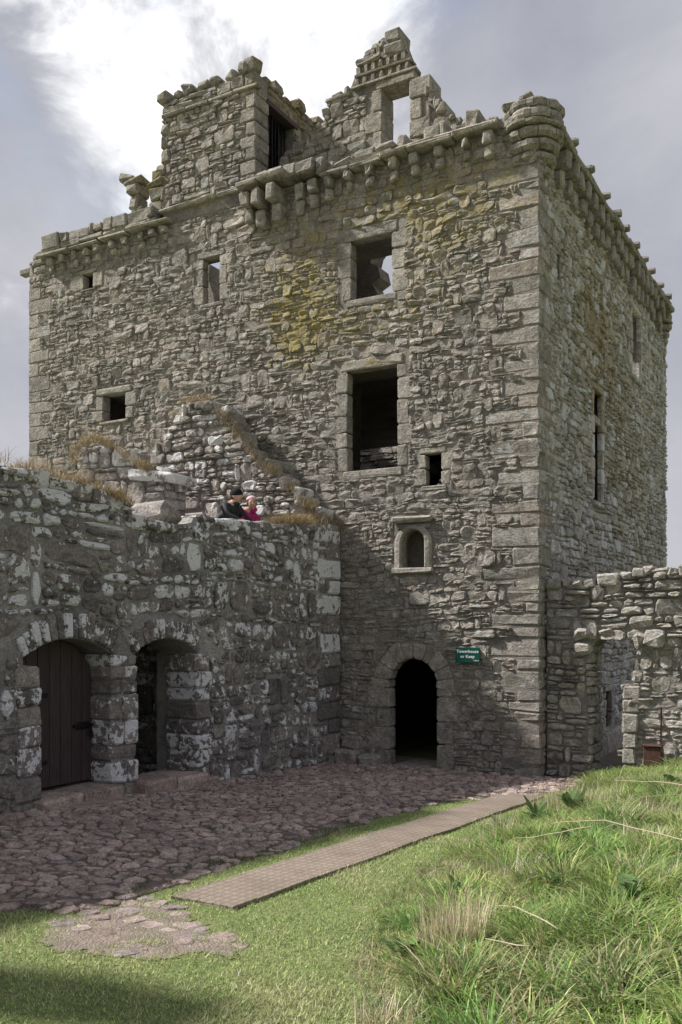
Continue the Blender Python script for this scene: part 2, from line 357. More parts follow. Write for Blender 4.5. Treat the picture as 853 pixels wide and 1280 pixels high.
def stone(poly, fr, depth, back=.05, gap=.008, rng=rg, edge=.02, tilt=.10, rough=.010, chk=.2, irr=0.):
    c = cent(poly); us = [p[0] for p in poly]; vs = [p[1] for p in poly]; w = max(us)-min(us); h = max(vs)-min(vs)
    if w < .03 or h < .022: return None
    if irr: poly = [(c[0]+(p[0]-c[0])*rng.uniform(1-irr, 1+irr*.35), c[1]+(p[1]-c[1])*rng.uniform(1-irr, 1+irr*.35)) for p in poly]
    su = max(.3, 1-2*gap/w); sv = max(.3, 1-2*gap/h); P = [((p[0]-c[0])*su, (p[1]-c[1])*sv) for p in poly]
    Q = []
    for i in range(len(P)):       # round the corners
        A, B = P[i], P[(i+1) % len(P)]; k1 = rng.uniform(chk*.6, chk*1.3); k2 = 1-rng.uniform(chk*.6, chk*1.3)
        Q.append((A[0]+(B[0]-A[0])*k1, A[1]+(B[1]-A[1])*k1)); Q.append((A[0]+(B[0]-A[0])*k2, A[1]+(B[1]-A[1])*k2))
    n = len(Q); e = min(edge, .3*min(w, h)); tu = rng.uniform(-tilt, tilt); tv = rng.uniform(-tilt, tilt)*1.2; v = []
    for (u, q) in Q: v.append(fr.p(c[0]+u, c[1]+q, -back))
    for (u, q) in Q: v.append(fr.p(c[0]+u+rng.uniform(-rough, rough)*.4, c[1]+q+rng.uniform(-rough, rough)*.4, max(.003, depth*rng.uniform(.35, .75)+u*tu+q*tv)))
    for (u, q) in Q:
        s1 = max(.25, 1-2*e/w*rng.uniform(.7, 1.7)); s2 = max(.25, 1-2*e/h*rng.uniform(.7, 1.7))
        v.append(fr.p(c[0]+u*s1, c[1]+q*s2, max(.005, depth+u*tu+q*tv+rng.uniform(-rough, rough))))
    v.append(fr.p(c[0]+rng.uniform(-.2, .2)*w*.5, c[1]+rng.uniform(-.2, .2)*h*.5, max(.006, depth+rng.uniform(-rough, rough*1.6))))
    f = []
    for i in range(n):
        j = (i+1) % n; f.append((i, j, n+j, n+i)); f.append((n+i, n+j, 2*n+j, 2*n+i)); f.append((2*n+i, 2*n+j, 3*n))
    return v, f
def ccw(p): return p if sum(p[i][0]*p[(i+1) % len(p)][1]-p[(i+1) % len(p)][0]*p[i][1] for i in range(len(p))) > 0 else p[::-1]

def rubble(u0, u1, v0, v1, hlo, hhi, alo, ahi, seed, split=.3, tall=.1, wav=.035, cut=.3):
    rng = random.Random(seed); rows = [v0]
    while rows[-1] < v1-hlo*.6: rows.append(rows[-1]+rng.uniform(hlo, hhi))
    rows[-1] = v1; K = len(rows)-1; blocked = [[] for _ in range(K+2)]; polys = []
    def bnd(k, u):
        v = rows[k]
        if k in (0, K): return v
        return v+wav*1.1*noise.noise(Vector((u*.45, v*.6, seed)))*2+wav*noise.noise(Vector((u*1.7, k*5.3, seed+3)))+wav*.5*noise.noise(Vector((u*5, k*3.3, seed+9)))
    def quad(ua, ub, sl, sr, kb, kt, fa=0., fb=1., fa2=None, fb2=None):
        fa2 = fa if fa2 is None else fa2; fb2 = fb if fb2 is None else fb2
        def at(u, f):
            b = bnd(kb, u); return b+(bnd(kt, u)-b)*f
        um = (ua+ub)/2+rng.uniform(-.15, .15)*(ub-ua); jm = .02*min(1, (ub-ua))
        p = [(ua-sl, at(ua, fa))]
        if ub-ua > .22: p.append((um, at(um, (fa+fa2)/2)+rng.uniform(-jm, jm)))
        p += [(ub-sr, at(ub, fa2)), (ub+sr, at(ub, fb2))]
        if ub-ua > .3: p.append((um, at(um, (fb+fb2)/2)+rng.uniform(-jm, jm)))
        p.append((ua+sl, at(ua, fb))); return p
    for k in range(K):
        h = rows[k+1]-rows[k]; bl = sorted(blocked[k]); free = []; a = u0
        for (x, y) in bl:
            if x-a > .02: free.append((a, x))
            a = max(a, y)
        if u1-a > .02: free.append((a, u1))
        for (fa, fb) in free:
            u = fa; sl = 0
            while u < fb-1e-6:
                w = h*rng.uniform(alo, ahi)*(1.7 if rng.random() < .12 else 1); w = max(w, .07)
                if rng.random() < .14: w *= .45
                if fb-(u+w) < .6*h: w = fb-u
                sr = 0 if u+w >= fb-1e-6 else rng.uniform(-1, 1)*h*.14
                if k < K-1 and rng.random() < tall and w < 3.5*h and w > .7*h and not any(x < u+w and y > u for x, y in blocked[k+1]):
                    blocked[k+1].append((u, u+w)); polys.append(quad(u, u+w, 0 if sl == 0 else sl*.3, sr*.3, k, k+2))
                    sr *= .3
                elif rng.random() < split and h > .1:
                    f = rng.uniform(.32, .68); f2 = f+rng.uniform(-.14, .14); polys.append(quad(u, u+w, sl, sr, k, k+1, 0, f, 0, f2))
                    if w > .24 and rng.random() < .6:
                        m = u+w*rng.uniform(.35, .65); fm = f+(f2-f)*(m-u)/w
                        polys.append(quad(u, m, sl, 0, k, k+1, f, 1, fm, 1)); polys.append(quad(m, u+w, 0, sr, k, k+1, fm, 1, f2, 1))
                    else: polys.append(quad(u, u+w, sl, sr, k, k+1, f, 1, f2, 1))
                else: polys.append(quad(u, u+w, sl, sr, k, k+1))
                u += w; sl = sr
    return polys, rng
def mask_rect(p, m):
    a, b, c, d = m
    us = [q[0] for q in p]; vs = [q[1] for q in p]
    if max(us) <= a or min(us) >= b or max(vs) <= c or min(vs) >= d: return p
    opts = [clip(p, 1, 0, a), clip(p, -1, 0, -b), clip(p, 0, 1, c), clip(p, 0, -1, -d)]
    best = max(opts, key=lambda q: area(q) if len(q) > 2 else 0)
    return best if len(best) > 2 else None
def mask_disc(p, m):
    cu, cv, r = m[:3]; c = cent(p)
    if c[1] < m[3]: return p
    if math.hypot(c[0]-cu, c[1]-cv) < r*.97: return None
    q = []
    for (u, v) in p:
        d = math.hypot(u-cu, v-cv)
        if d < r and d > 1e-6: u, v = cu+(u-cu)*r/d, cv+(v-cv)*r/d
        q.append((u, v))
    return q
def lay(fr, polys, rng, parent, mat, n_ind, dlo, dhi, rects=(), discs=(), outline=None, gap=.008, edge=.02, tilt=.1, rough=.01, topf=None, keepf=None, weight=None, pref='stone', min_area=.0018, dfun=None, smooth=False, back=.05, chk=.2, irr=0.):
    out = []
    for p in polys:
        p = ccw(p)
        for m in rects:
            if p: p = mask_rect(p, m)
        for m in discs:
            if p: p = mask_disc(p, m)
        if p and topf: p = clip(p, 0, 1, topf(cent(p)[0]))
        if not p or len(p) < 3 or area(p) < min_area: continue
        if keepf and not keepf(cent(p)): continue
        if outline and not inside(cent(p), outline): continue
        out.append(p)
    sc_ = [area(p)*(weight(cent(p)) if weight else 1) for p in out]
    order = sorted(range(len(out)), key=lambda i: -sc_[i]); ind = set(i for i in order[:n_ind] if sc_[i] > 0)
    acc = Acc()
    for i, p in enumerate(out):
        d = rng.uniform(dlo, dhi)*(1.35 if rng.random() < .15 else 1)
        if dfun: d *= dfun(cent(p))
        s = stone(p, fr, d, back, gap, rng, edge, tilt, rough, chk, irr)
        if s is None: continue
        r = (rng.random(), rng.random(), rng.random())
        if i in ind: obj(pref, s[0], s[1], mat, parent, r, smooth)
        else: acc.add(s[0], s[1], r)
    if acc.v: acc.build('rubble_stones', mat, parent, smooth, 'stuff')
def arch(ua, ub, vs, rise, n=10):
    """points of an arch from right spring to left spring, plus centre and radius"""
    w = (ub-ua)/2; rad = (w*w+rise*rise)/(2*rise); cu = (ua+ub)/2; cv = vs+rise-rad
    a0 = math.atan2(vs-cv, w); return [(cu+rad*math.cos(a0+(math.pi-2*a0)*i/n), cv+rad*math.sin(a0+(math.pi-2*a0)*i/n)) for i in range(n+1)], (cu, cv, rad, a0)
def solid(name, outer, holes, fr, thick, mat, parent, n0=0.):
    loops = [outer]+list(holes); flat = [q for L in loops for q in L]
    tris = geometry.tessellate_polygon([[Vector((q[0], q[1], 0)) for q in L] for L in loops]); N = len(flat)
    v = [fr.p(u, w, n0) for u, w in flat]+[fr.p(u, w, n0-thick) for u, w in flat]; f = []
    for (a, b, c) in tris:
        A, B, C = flat[a], flat[b], flat[c]
        if (B[0]-A[0])*(C[1]-A[1])-(B[1]-A[1])*(C[0]-A[0]) < 0: b, c = c, b
        f.append((a, b, c)); f.append((a+N, c+N, b+N))
    s = 0
    for li, L in enumerate(loops):
        n = len(L); cc = sum(L[i][0]*L[(i+1) % n][1]-L[(i+1) % n][0]*L[i][1] for i in range(n)) > 0
        for i in range(n):
            a, b = s+i, s+(i+1) % n; f.append((b, a, a+N, b+N) if (cc == (li == 0)) else (a, b, b+N, a+N))
        s += n
    return obj(name, v, f, mat, parent, (.5, .5, .5))
def rect(a, b, c, d): return [(a, c), (b, c), (b, d), (a, d)]
def surround(fr, parent, mat, a, b, c, d, jw=.22, jh=.32, lint=.22, sill=.14, depth=.03, back=.4, side=(1, 1), lintext=.15):
    """dressed jambs, lintel and sill round an opening a..b, c..d"""
    for s, on in zip((-1, 1), side):
        if not on: continue
        v = c; k = rg.randint(0, 1)
        while v < d-1e-6:
            h = min(jh*rg.uniform(.75, 1.25), d-v)
            if d-v-h < .12: h = d-v
            w = jw*(1.25 if k % 2 else .85)*rg.uniform(.85, 1.3); k += 1
            p = rect(a-w, a, v, v+h) if s < 0 else rect(b, b+w, v, v+h)
            st = stone(p, fr, depth*rg.uniform(.8, 1.2), back, .005, rg, .016, .03, .007, .09, .05); obj('jamb_stone', *st, mat, parent, r3()); v += h
    if lint: st = stone(rect(a-lintext, b+lintext*.8, d, d+lint), fr, depth*1.2, back, .006, rg, .015, .02, .006, .05); obj('lintel', *st, mat, parent, r3())
    if sill: st = stone(rect(a-.1, b+.1, c-sill, c), fr, depth*1.5, back, .006, rg, .015, .02, .005, .05); obj('sill', *st, mat, parent, r3())
def voussoirs(fr, parent, mat, arc, n, ln, depth, back, gap=.006, ext=0., lo=.8, hi=1.2, name='voussoir'):
    cu, cv, rad, a0 = arc; a1 = math.pi-a0; cuts = [a0-ext+(a1-a0+2*ext)*(i+ (rg.uniform(-.18, .18) if 0 < i < n else 0))/n for i in range(n+1)]
    for i in range(n):
        A, B = cuts[i], cuts[i+1]; L = ln*rg.uniform(lo, hi); r0 = rad
        p = [(cu+r0*math.cos(A), cv+r0*math.sin(A)), (cu+(r0+L)*math.cos(A), cv+(r0+L)*math.sin(A)), (cu+(r0+L)*math.cos(B), cv+(r0+L)*math.sin(B)), (cu+r0*math.cos(B), cv+r0*math.sin(B))]
        st = stone(ccw(p), fr, depth*rg.uniform(.6, 1.3), back, gap, rg, .018, .05, .008, .12)
        if st: obj(name, *st, mat, parent, r3())
def caps(fr, parent, mat, line, n0, n1, size=.22, hgt=.12, name='cap_stone', skip=0.):
    """loose stones bedded along a broken wall top"""
    for (A, B) in zip(line[:-1], line[1:]):
        L = math.hypot(B[0]-A[0], B[1]-A[1]); u = 0
        while u < L-.03:
            w = min(size*rg.uniform(.6, 1.5), L-u); t0 = u/L; t1 = (u+w)/L; u += w
            if rg.random() < skip: continue
            a = (A[0]+(B[0]-A[0])*t0, A[1]+(B[1]-A[1])*t0); b = (A[0]+(B[0]-A[0])*t1, A[1]+(B[1]-A[1])*t1); h = hgt*rg.uniform(.6, 1.5)
            ua, ub = sorted((a[0], b[0])); vm = (a[1]+b[1])/2
            if ub-ua < .09: ua -= .06; ub += .06
            ln = rg.uniform(-.04, .05)
            blk(name, (ua+.006, vm-h*.6, n0+rg.uniform(-.03, .05)), (ub-.006, vm+h*.5, n1+ln), mat, parent, fr, .03, .02)

# ------------------------------------------------------------------ the ground
def edge_x(y):
    return float(np.interp(y, [-16, -12.2, -10.94, -10.4, -8.86, -6.55, -4.0, -1.81, 0, 3], [3.6, 3.3, 2.72, 2.3, 1.66, 1.24, 1.05, .95, .6, .6]))
def gz(x, y):
    b = 0.0 if y > 0 else -.045*y
    if y < -18: b = .81
    t = min(1, max(0, (x-edge_x(y))/1.8)); b += .33*t*t*(3-2*t)*(1 if y < 3 else max(0, 1-(y-3)/4))
    return b+.012*noise.noise(Vector((x*.7, y*.7, 0)))
def axis(lo, hi, st, far):
    a = list(np.arange(lo, hi+1e-6, st)); d = st
    l = a[0]; r = a[-1]; L = []; Rr = []
    while abs(l) < far: d *= 1.45; l -= d; L.append(l); r += d; Rr.append(r)
    return L[::-1]+a+Rr
gx = axis(-9, 8, .17, 2500); gy = axis(-16, 3, .17, 2500)
gv = [(x, y, gz(x, y)) for y in gy for x in gx]; nx = len(gx)
gf = np.array([(j*nx+i, j*nx+i+1, (j+1)*nx+i+1, (j+1)*nx+i) for j in range(len(gy)-1) for i in range(nx-1)], dtype=np.int32)
tag(obj('ground', gv, gf, 'turf', None, None, True, (0, 0, 0)), 'grassy ground around the ruined castle buildings', None, None, 'structure')
def sheet(name, x0, x1, y0, y1, st, keep, mat, lift, parent=None):
    xs = np.arange(x0, x1+1e-6, st); ys = np.arange(y0, y1+1e-6, st); n = len(xs)
    v = [(x, y, gz(x, y)+lift) for y in ys for x in xs]; f = []
    for j in range(len(ys)-1):
        for i in range(n-1):
            if keep(xs[i]+st/2, ys[j]+st/2): f.append((j*n+i, j*n+i+1, (j+1)*n+i+1, (j+1)*n+i))
    used = sorted(set(i for q in f for i in q)); mp = {o: k for k, o in enumerate(used)}
    return obj(name, [v[i] for i in used], [tuple(mp[i] for i in q) for q in f], mat, parent, None, True, (x0, y1, 0))
def cob_edge(y):
    e = float(np.interp(y, [-12, -10.7, -10.3, -9.8, -9.3, -8.4, -7, -5.5, -3.9, -3.2, -2.6, -2.2, 0], [-1.5, -.75, .0, .05, .0, -.08, -.12, -.22, -.12, .1, .3, .7, .9]))
    return e+.12*noise.noise(Vector((y*2.3, 3, 1)))
def in_cob(x, y): return -3.9 < x < cob_edge(y) and -12 < y < .05 or (-.1 < x < 1.5 and -.4 < y < 9)
yard = sheet('cobbled_yard', -3.9, 1.6, -12, 9, .06, in_cob, 'dirt', .006)
tag(yard, 'reddish cobbled yard between the low building and the tower', None, None, 'structure')

def voronoi_cells(x0, x1, y0, y1, rlo, rhi, keep, seed, tries):
    rng = random.Random(seed); pts = []; G = {}; cs = rhi*2
    for k in range(tries):
        f = 1-k/tries; r = rlo+(rhi-rlo)*(f**1.3)*rng.uniform(.6, 1) ; x = rng.uniform(x0, x1); y = rng.uniform(y0, y1)
        if not keep(x, y): continue
        c = (int(x//cs), int(y//cs)); ok = True
        for i in (-1, 0, 1):
            for j in (-1, 0, 1):
                for q in G.get((c[0]+i, c[1]+j), ()):
                    if (pts[q][0]-x)**2+(pts[q][1]-y)**2 < (.84*(r+pts[q][2]))**2: ok = False; break
        if ok: G.setdefault(c, []).append(len(pts)); pts.append((x, y, r))
    cells = []
    for i, (x, y, r) in enumerate(pts):
        b = r*1.35; p = [(x+b*math.cos(a*math.pi/4+.3), y+b*math.sin(a*math.pi/4+.3)) for a in range(8)]; c = (int(x//cs), int(y//cs))
        for di in (-1, 0, 1):
            for dj in (-1, 0, 1):
                for q in G.get((c[0]+di, c[1]+dj), ()):
                    if q == i: continue
                    X, Y, r2_ = pts[q]; dx, dy = X-x, Y-y; d2 = dx*dx+dy*dy
                    if d2 > (2.6*rhi)**2: continue
                    m = (d2+r*r-r2_*r2_)/2+dx*x+dy*y; p = clip(p, dx, dy, m)
                    if len(p) < 3: break
                if len(p) < 3: break
            if len(p) < 3: break
        if len(p) > 2: cells.append(ccw(p))
    return cells, rng
class GroundFrame:
    U = Vector((1, 0, 0)); V = Vector((0, 1, 0)); N = Vector((0, 0, 1))
    def p(s, u, v, n): return (u, v, gz(u, v)+n)
GF = GroundFrame()
def in_view_cob(x, y): return in_cob(x, y) and x < cob_edge(y)-.03 and x > -3.74 and y < -.03 and not (-.35 > x and y > -.35 and x < -3.76)
def near_w(c):
    d = Vector((c[0]-4.81, c[1]+15.1)).length; ax = (c[0]-4.81)*.87+(c[1]+15.1)*.493; dp = -(c[0]-4.81)*.494+(c[1]+15.1)*.87
    return 0 if abs(ax/max(dp, .1)) > .37 else 1/d**3
cells, crng = voronoi_cells(-3.8, 1.0, -11.2, 0, .03, .115, in_view_cob, 5, 80000)
lay(GF, cells, crng, yard, 'cobble', 300, .010, .036, gap=.009, edge=.025, tilt=.14, rough=.007, weight=near_w, keepf=lambda c: crng.random() < .45+.55*min(1, (cob_edge(c[1])-c[0])/.5), pref='cobblestone', min_area=.0012, smooth=False, chk=.24, irr=.14)

# worn earth and flagstones at the lawn's edge
bare_poly = [(.0, -10.35), (.12, -10.72), (.25, -10.98), (.62, -11.0), (.92, -10.93), (1.08, -10.84), (1.16, -10.62), (1.42, -10.5), (1.40, -10.3), (1.02, -10.2), (.72, -9.98), (.42, -9.82), (.1, -9.75)]
def wob(x, y): return (x+.09*noise.noise(Vector((x*5, y*5, 1)))+.04*noise.noise(Vector((x*15, y*15, 4))), y+.09*noise.noise(Vector((x*5, y*5, 7)))+.04*noise.noise(Vector((x*15, y*15, 9))))
def in_bare(x, y): return inside(wob(x, y), bare_poly)
bare = sheet('worn_earth', -.2, 1.7, -11.2, -9.6, .03, in_bare, 'bare', .005)
_bm = bare.data; _a = _bm.attributes.new('fade', 'FLOAT_COLOR', 'POINT'); _bo = WLOC[bare.name]; _fd = []
for _q in _bm.vertices:
    _x, _y = _q.co.x+_bo.x, _q.co.y+_bo.y; _k = sum(in_bare(_x+r_*math.cos(a_*.785), _y+r_*math.sin(a_*.785)) for r_ in (.04, .09) for a_ in range(8))/16; _fd += [_k, _k, _k, 1]
_a.data.foreach_set('color', _fd)
tag(bare, 'worn patch of bare earth at the end of the path', None, None, 'structure')
fl, frng = voronoi_cells(-.05, 1.4, -10.85, -9.7, .035, .11, lambda x, y: inside((x, y), bare_poly) and (y > -10.62 or x > .7), 8, 2500)
fl = [p for p in fl if frng.random() < (.8 if cent(p)[1] > -10.35 else .4)]
lay(GF, fl, frng, bare, 'cobble', 200, .004, .014, gap=.012, edge=.012, tilt=.06, rough=.004, pref='flagstone', min_area=.002, irr=.2, chk=.15)
PX0, PX1, PY0, PY1 = .25, .83, -9.66, -2.35
path = empty('path_walkway', ((PX0+PX1)/2, PY1, .1), None, None); tag(path, 'straight brown mesh matting path laid across the grass', None, None, 'structure')
yy = PY0; k = 0
while yy < PY1-.05:
    L = min(.305, PY1-yy)
    w0 = rg.uniform(-.006, .006); lift = .03
    def wp(p): return Vector((p.x+w0, p.y, gz(.54, p.y)+p.z+.004*noise.noise(Vector((p.x*3, p.y*4, 2)))))
    v, f = block((PX0, yy+.002, lift-.03), (PX1, yy+L-.002, lift), .004, .002, None, wp, .001); obj('path_panel', v, f, 'path', path, r3()); yy += L

# ------------------------------------------------------------------ the keep
keep = empty('stone_keep', (-6, 5.5, 0), 'tall square ruined stone keep with corbelled parapet and empty windows', 'tower')
FW = [(-3.54, -2.71, 8.56, 9.65), (-3.62, -2.60, 5.40, 7.25), (-2.03, -1.74, 5.01, 5.57), (-6.97, -6.57, 9.08, 10.0), (-9.70, -9.07, 6.99, 7.56), (-10.29, -10.02, 9.97, 10.31)]
darc, dinfo = arch(-2.74, -1.83, 1.42, .53, 12); narc, ninfo = arch(-2.50, -2.05, 4.02, .225, 10)
def grow(r_, e): return (r_[0]-e, r_[1]+e, r_[2]-e, r_[3]+e)
dbig, _ = arch(-2.90, -1.67, 1.42, .66, 12)
holes = [rect(w[0]-.12, w[1]+.10, w[2]-.015, w[3]+.015) for w in FW]+[[(-2.90, .012), (-1.67, .012)]+dbig]
nbig, _ = arch(-2.515, -2.035, 4.02, .24, 10)
front = solid('front_wall', [(-12, -.4), (0, -.4), (0, 10.95), (-4.6, 10.98), (-8, 11.05), (-12, 10.9)], holes+[[(-2.515, 3.555), (-2.035, 3.555)]+nbig], FRONT, .26, 'mortar', keep)
_core = [rect(w[0]-.55, w[1]+.35, w[2]-.02, w[3]+.12) for w in FW[:2]]+[rect(w[0]-(1.1 if w[3] == 10.0 else .45), w[1]+.3, w[2]-.02, w[3]+(.45 if w[3] == 10.0 else .05)) for w in FW[2:]]+[rect(-3.4, -1.5, .012, 2.3), rect(-2.85, -1.8, 3.35, 4.45)]
solid('wall_core', [(-12, -.4), (-.021, -.4), (-.021, 10.94), (-4.6, 10.96), (-8, 11.03), (-12, 10.88)], _core, FRONT, .94, 'mortar', keep, -.262)
solid('niche_back', rect(-2.9, -1.75, 3.3, 4.5), [], FRONT, .1, 'mortar', keep, -.55)
SW = [(3.50, 4.10, 5.05, 7.25), (6.95, 7.75, 8.4, 9.9), (4.45, 4.92, .34, 1.17), (1.0, 1.22, 8.65, 9.1)]
side = solid('side_wall', [(1.2, -.4), (11.1, -.4), (11.1, 10.9), (1.2, 10.9)], [rect(w[0]-.1, w[1]+.1, w[2]-.01, w[3]+.01) for w in SW if w[0] > 1.2], SIDE, .06, 'mortar_side', keep)
solid('wall_core', [(1.2, -.4), (11.1, -.4), (11.1, 10.88), (1.2, 10.88)], [rect(w[0]-.1, w[1]+.6, w[2]-.02, w[3]+.1) for w in SW[:3]], SIDE, 1.1, 'mortar_side', keep, -.062)
solid('side_wall', [(0.0, -.4), (1.2, -.4), (1.2, 10.9), (0.0, 10.9)], [rect(1.0, 1.19, 8.65, 9.1)], SIDE, .02, 'mortar_side', keep, .021)
BACKI = Frame((0, 9.9, 0), (1, 0, 0), (0, -1, 0)); LEFTI = Frame((-12, 0, 0), (0, -1, 0), (-1, 0, 0))
back = solid('back_wall', [(-10.8, -.4), (-1.2, -.4), (-1.2, 10.6), (-2.2, 10.9), (-3.4, 10.2), (-5, 10.7), (-7.6, 10.2), (-10.8, 10.8)], [], BACKI, 1.2, 'mortar', keep)
left = solid('far_wall', [(-11.1, -.4), (-1.2, -.4), (-1.2, 10.9), (-6, 10.6), (-11.1, 10.9)], [], LEFTI, 1.2, 'mortar', keep)
blk('shade_slab', (-10.8, 1.2, 3.9), (-1.2, 9.9, 4.2), 'mortar', keep)  # added slab that blocks the sky so the doorway stays black
blk('upper_shade_slab', (-10.8, 1.2, 7.78), (-1.2, 9.2, 8.0), 'mortar', keep)  # second added slab, darkens the room behind the large lower window
# broken cross wall inside, seen through the upper windows
CROSS = Frame((0, 2.3, 0), (1, 0, 0), (0, -1, 0))
solid('cross_wall', [(-10.6, 4.2), (-4.9, 4.2), (-4.85, 7.5), (-4.45, 9.2), (-4.2, 9.55), (-4.32, 9.75), (-4.12, 9.85), (-4.18, 10.1), (-4.36, 10.2), (-4.3, 10.42), (-4.12, 10.6), (-4.1, 11.0), (-7.6, 11.0), (-7.75, 10.1), (-8.4, 9.8), (-8.5, 10.3), (-8.62, 10.6), (-8.6, 11.0), (-10.6, 11.0)], [], CROSS, .5, 'mortar', keep)
ip, irng = rubble(-10.6, -1.25, 4.4, 10.2, .13, .26, 1.3, 3.0, 77)
lay(BACKI, ip, irng, back, 'keep', 0, .02, .06)
xp, xrng = rubble(-7.6, -4.9, 4.6, 9.7, .13, .26, 1.3, 3.0, 78); lay(CROSS, xp, xrng, back, 'keep', 0, .02, .08)
# front masonry
fmask = [grow(FW[0], .0), grow(FW[1], .0)] + FW[2:]
pads = [(-3.80, -2.47, 8.42, 9.88), (-3.86, -2.38, 5.24, 7.45), (-2.22, -1.56, 4.92, 5.68), (-7.2, -6.4, 9.0, 10.14), (-9.92, -8.85, 6.92, 7.72), (-10.6, -9.65, 9.92, 10.40), (-2.68, -1.88, 3.42, 4.05), (-2.68, -1.86, 4.28, 4.54), (-3.05, -1.52, 0, 1.42)]
discs = [(ninfo[0], ninfo[1], ninfo[2]+.17, 4.0), (dinfo[0], dinfo[1], dinfo[2]+.33, 1.4)]
QF = []; zq = -.05; k = 0
while zq < 10.1:
    h = rg.uniform(.15, .36); QF.append((zq, zq+h, (rg.uniform(.5, 1.0) if k % 2 else rg.uniform(.22, .45)), (rg.uniform(.24, .34) if k % 2 else rg.uniform(.5, .75)))); zq += h; k += 1
QL = []; zq = 4.0; k = 0
while zq < 10.2:
    h = rg.uniform(.24, .36); QL.append((zq, zq+h, rg.uniform(.55, .8) if k % 2 else rg.uniform(.25, .38))); zq += h; k += 1
qm = [(-q[2], .5, q[0], q[1]) for q in QF]+[(-12.5, -12+q[2], q[0], q[1]) for q in QL]
fp, frg = rubble(-12, 0, .0, 10.88, .07, .165, 1.15, 2.9, 21, .25, .09, .06)
def fw_weight(c):
    if c[0] < -3.8 and c[1] < 4.6: return 0
    return 1.0/(17-.494*c[0])**2*300
lay(FRONT, fp, frg, front, 'keep', 240, .002, .025, pads+qm, discs, None, .004, .022, .22, .014, weight=fw_weight, chk=.25, irr=.14)
for q in QF:
    blk('quoin', (-q[2]+.004, -.012, q[0]+.003), (.042, q[3], q[1]-.003), 'keep', keep, None, .03, .018)
for q in QL: blk('quoin', (-12.02, -.012, q[0]+.004), (-12+q[2], .4, q[1]-.004), 'keep', keep, None, .018, .008)
# window dressings
surround(FRONT, front, 'dressed', *FW[0], .28, .36, .22, .14, .012, .2)
surround(FRONT, front, 'dressed', *FW[1], .24, .36, .20, .16, .012, .2)
surround(FRONT, front, 'dressed', *FW[2], .2, .3, .11, .09, .012, .16, lintext=.12)
surround(FRONT, front, 'dressed', *FW[3], .22, .3, .13, .08, .012, .16)
surround(FRONT, front, 'dressed', *FW[4], .22, .3, .15, .07, .035, .2, lintext=.2)
surround(FRONT, front, 'dressed', *FW[5], .3, .34, .09, .05, .02, .16)
# arched niche
_na, _ni = arch(-2.50, -2.05, 4.02, .225, 14); _no, _ = arch(-2.64, -1.91, 4.02, .33, 14)
_in = [(-2.05, 3.57)]+_na+[(-2.50, 3.57)]; _ou = [(-1.91, 3.57)]+_no+[(-2.64, 3.57)]; _v = []; _f = []
for (A, B) in zip(_in, _ou):
    j = lambda: rg.uniform(-.004, .004)
    M1 = (A[0]*.8+B[0]*.2, A[1]*.8+B[1]*.2); M2 = (A[0]*.3+B[0]*.7, A[1]*.3+B[1]*.7)
    _v += [FRONT.p(*A, -.16), FRONT.p(A[0]+j(), A[1]+j(), .035), FRONT.p(*M1, .065+j()), FRONT.p(*M2, .055+j()), FRONT.p(*B, .03), FRONT.p(*B, -.03)]
for i in range(len(_in)-1):
    for k in range(5): a = i*6+k; _f.append((a, a+1, a+7, a+6))
obj('niche_frame', _v, _f, 'dressed', front, r3())
blk('sill', (-2.68, 3.46, -.14), (-1.87, 3.57, .09), 'dressed', front, FRONT, .025, .01)
blk('niche_hood', (-2.66, 4.36, 0), (-1.88, 4.47, .15), 'dressed', front, FRONT, .03, .02)
blk('niche_panel', (-2.6, 4.26, 0), (-1.94, 4.35, .04), 'dressed', front, FRONT, .01, .008)
# doorway
voussoirs(FRONT, front, 'dressed', dinfo, 10, .33, .014, .22, .006, 0, .85, 1.15)
surround(FRONT, front, 'dressed', -2.74, -1.83, .0, 1.42, .30, .36, 0, 0, .014, .22)
blk('door_threshold', (-2.72, -.06, -.9), (-1.85, .03, .04), 'dressed', front, FRONT)
for (a, b, c, d, n) in ((-3.72, -3.28, -.1, .26, .34), (-3.27, -2.86, -.1, .22, .30), (-3.66, -3.3, .27, .5, .2)):
    blk('ledge_stone', (a, c, -.05), (b, d, n), 'keep', front, FRONT, .05, .03)
# side masonry
sp_, srg = rubble(0, 11.1, .0, 10.35, .08, .19, 1.2, 3.2, 33, .3, .14)
smask = [grow(w, .17) for w in SW[:2]]+[grow(SW[2], .12), grow(SW[3], .03)]+[(-.5, q[3], q[0], q[1]) for q in QF]
lay(SIDE, sp_, srg, side, 'keep_side', 60, .008+.02, .04+.02, smask, (), None, .006, .018, .14, .014, chk=.28, irr=.12, weight=lambda c: 0 if c[1] < 3 else 1/(15.5+.87*c[0])**2*(300), back=.03)
for w in SW[:3]: surround(SIDE, side, 'keep_side', *w, .17, .4, .15, .12, .05, .05, lintext=.12)
blk('transom', (3.5, 6.62, -.25), (4.1, 6.78, .02), 'keep_side', side, SIDE, .015, .006)
for (a, b) in ((2.2, 3.6), (3.62, 5.2), (5.22, 6.6), (6.62, 8.4)): blk('plinth_stone', (a, -.1, -.05), (b, .28+.04*a, .28), 'dressed', side, SIDE, .05, .03)

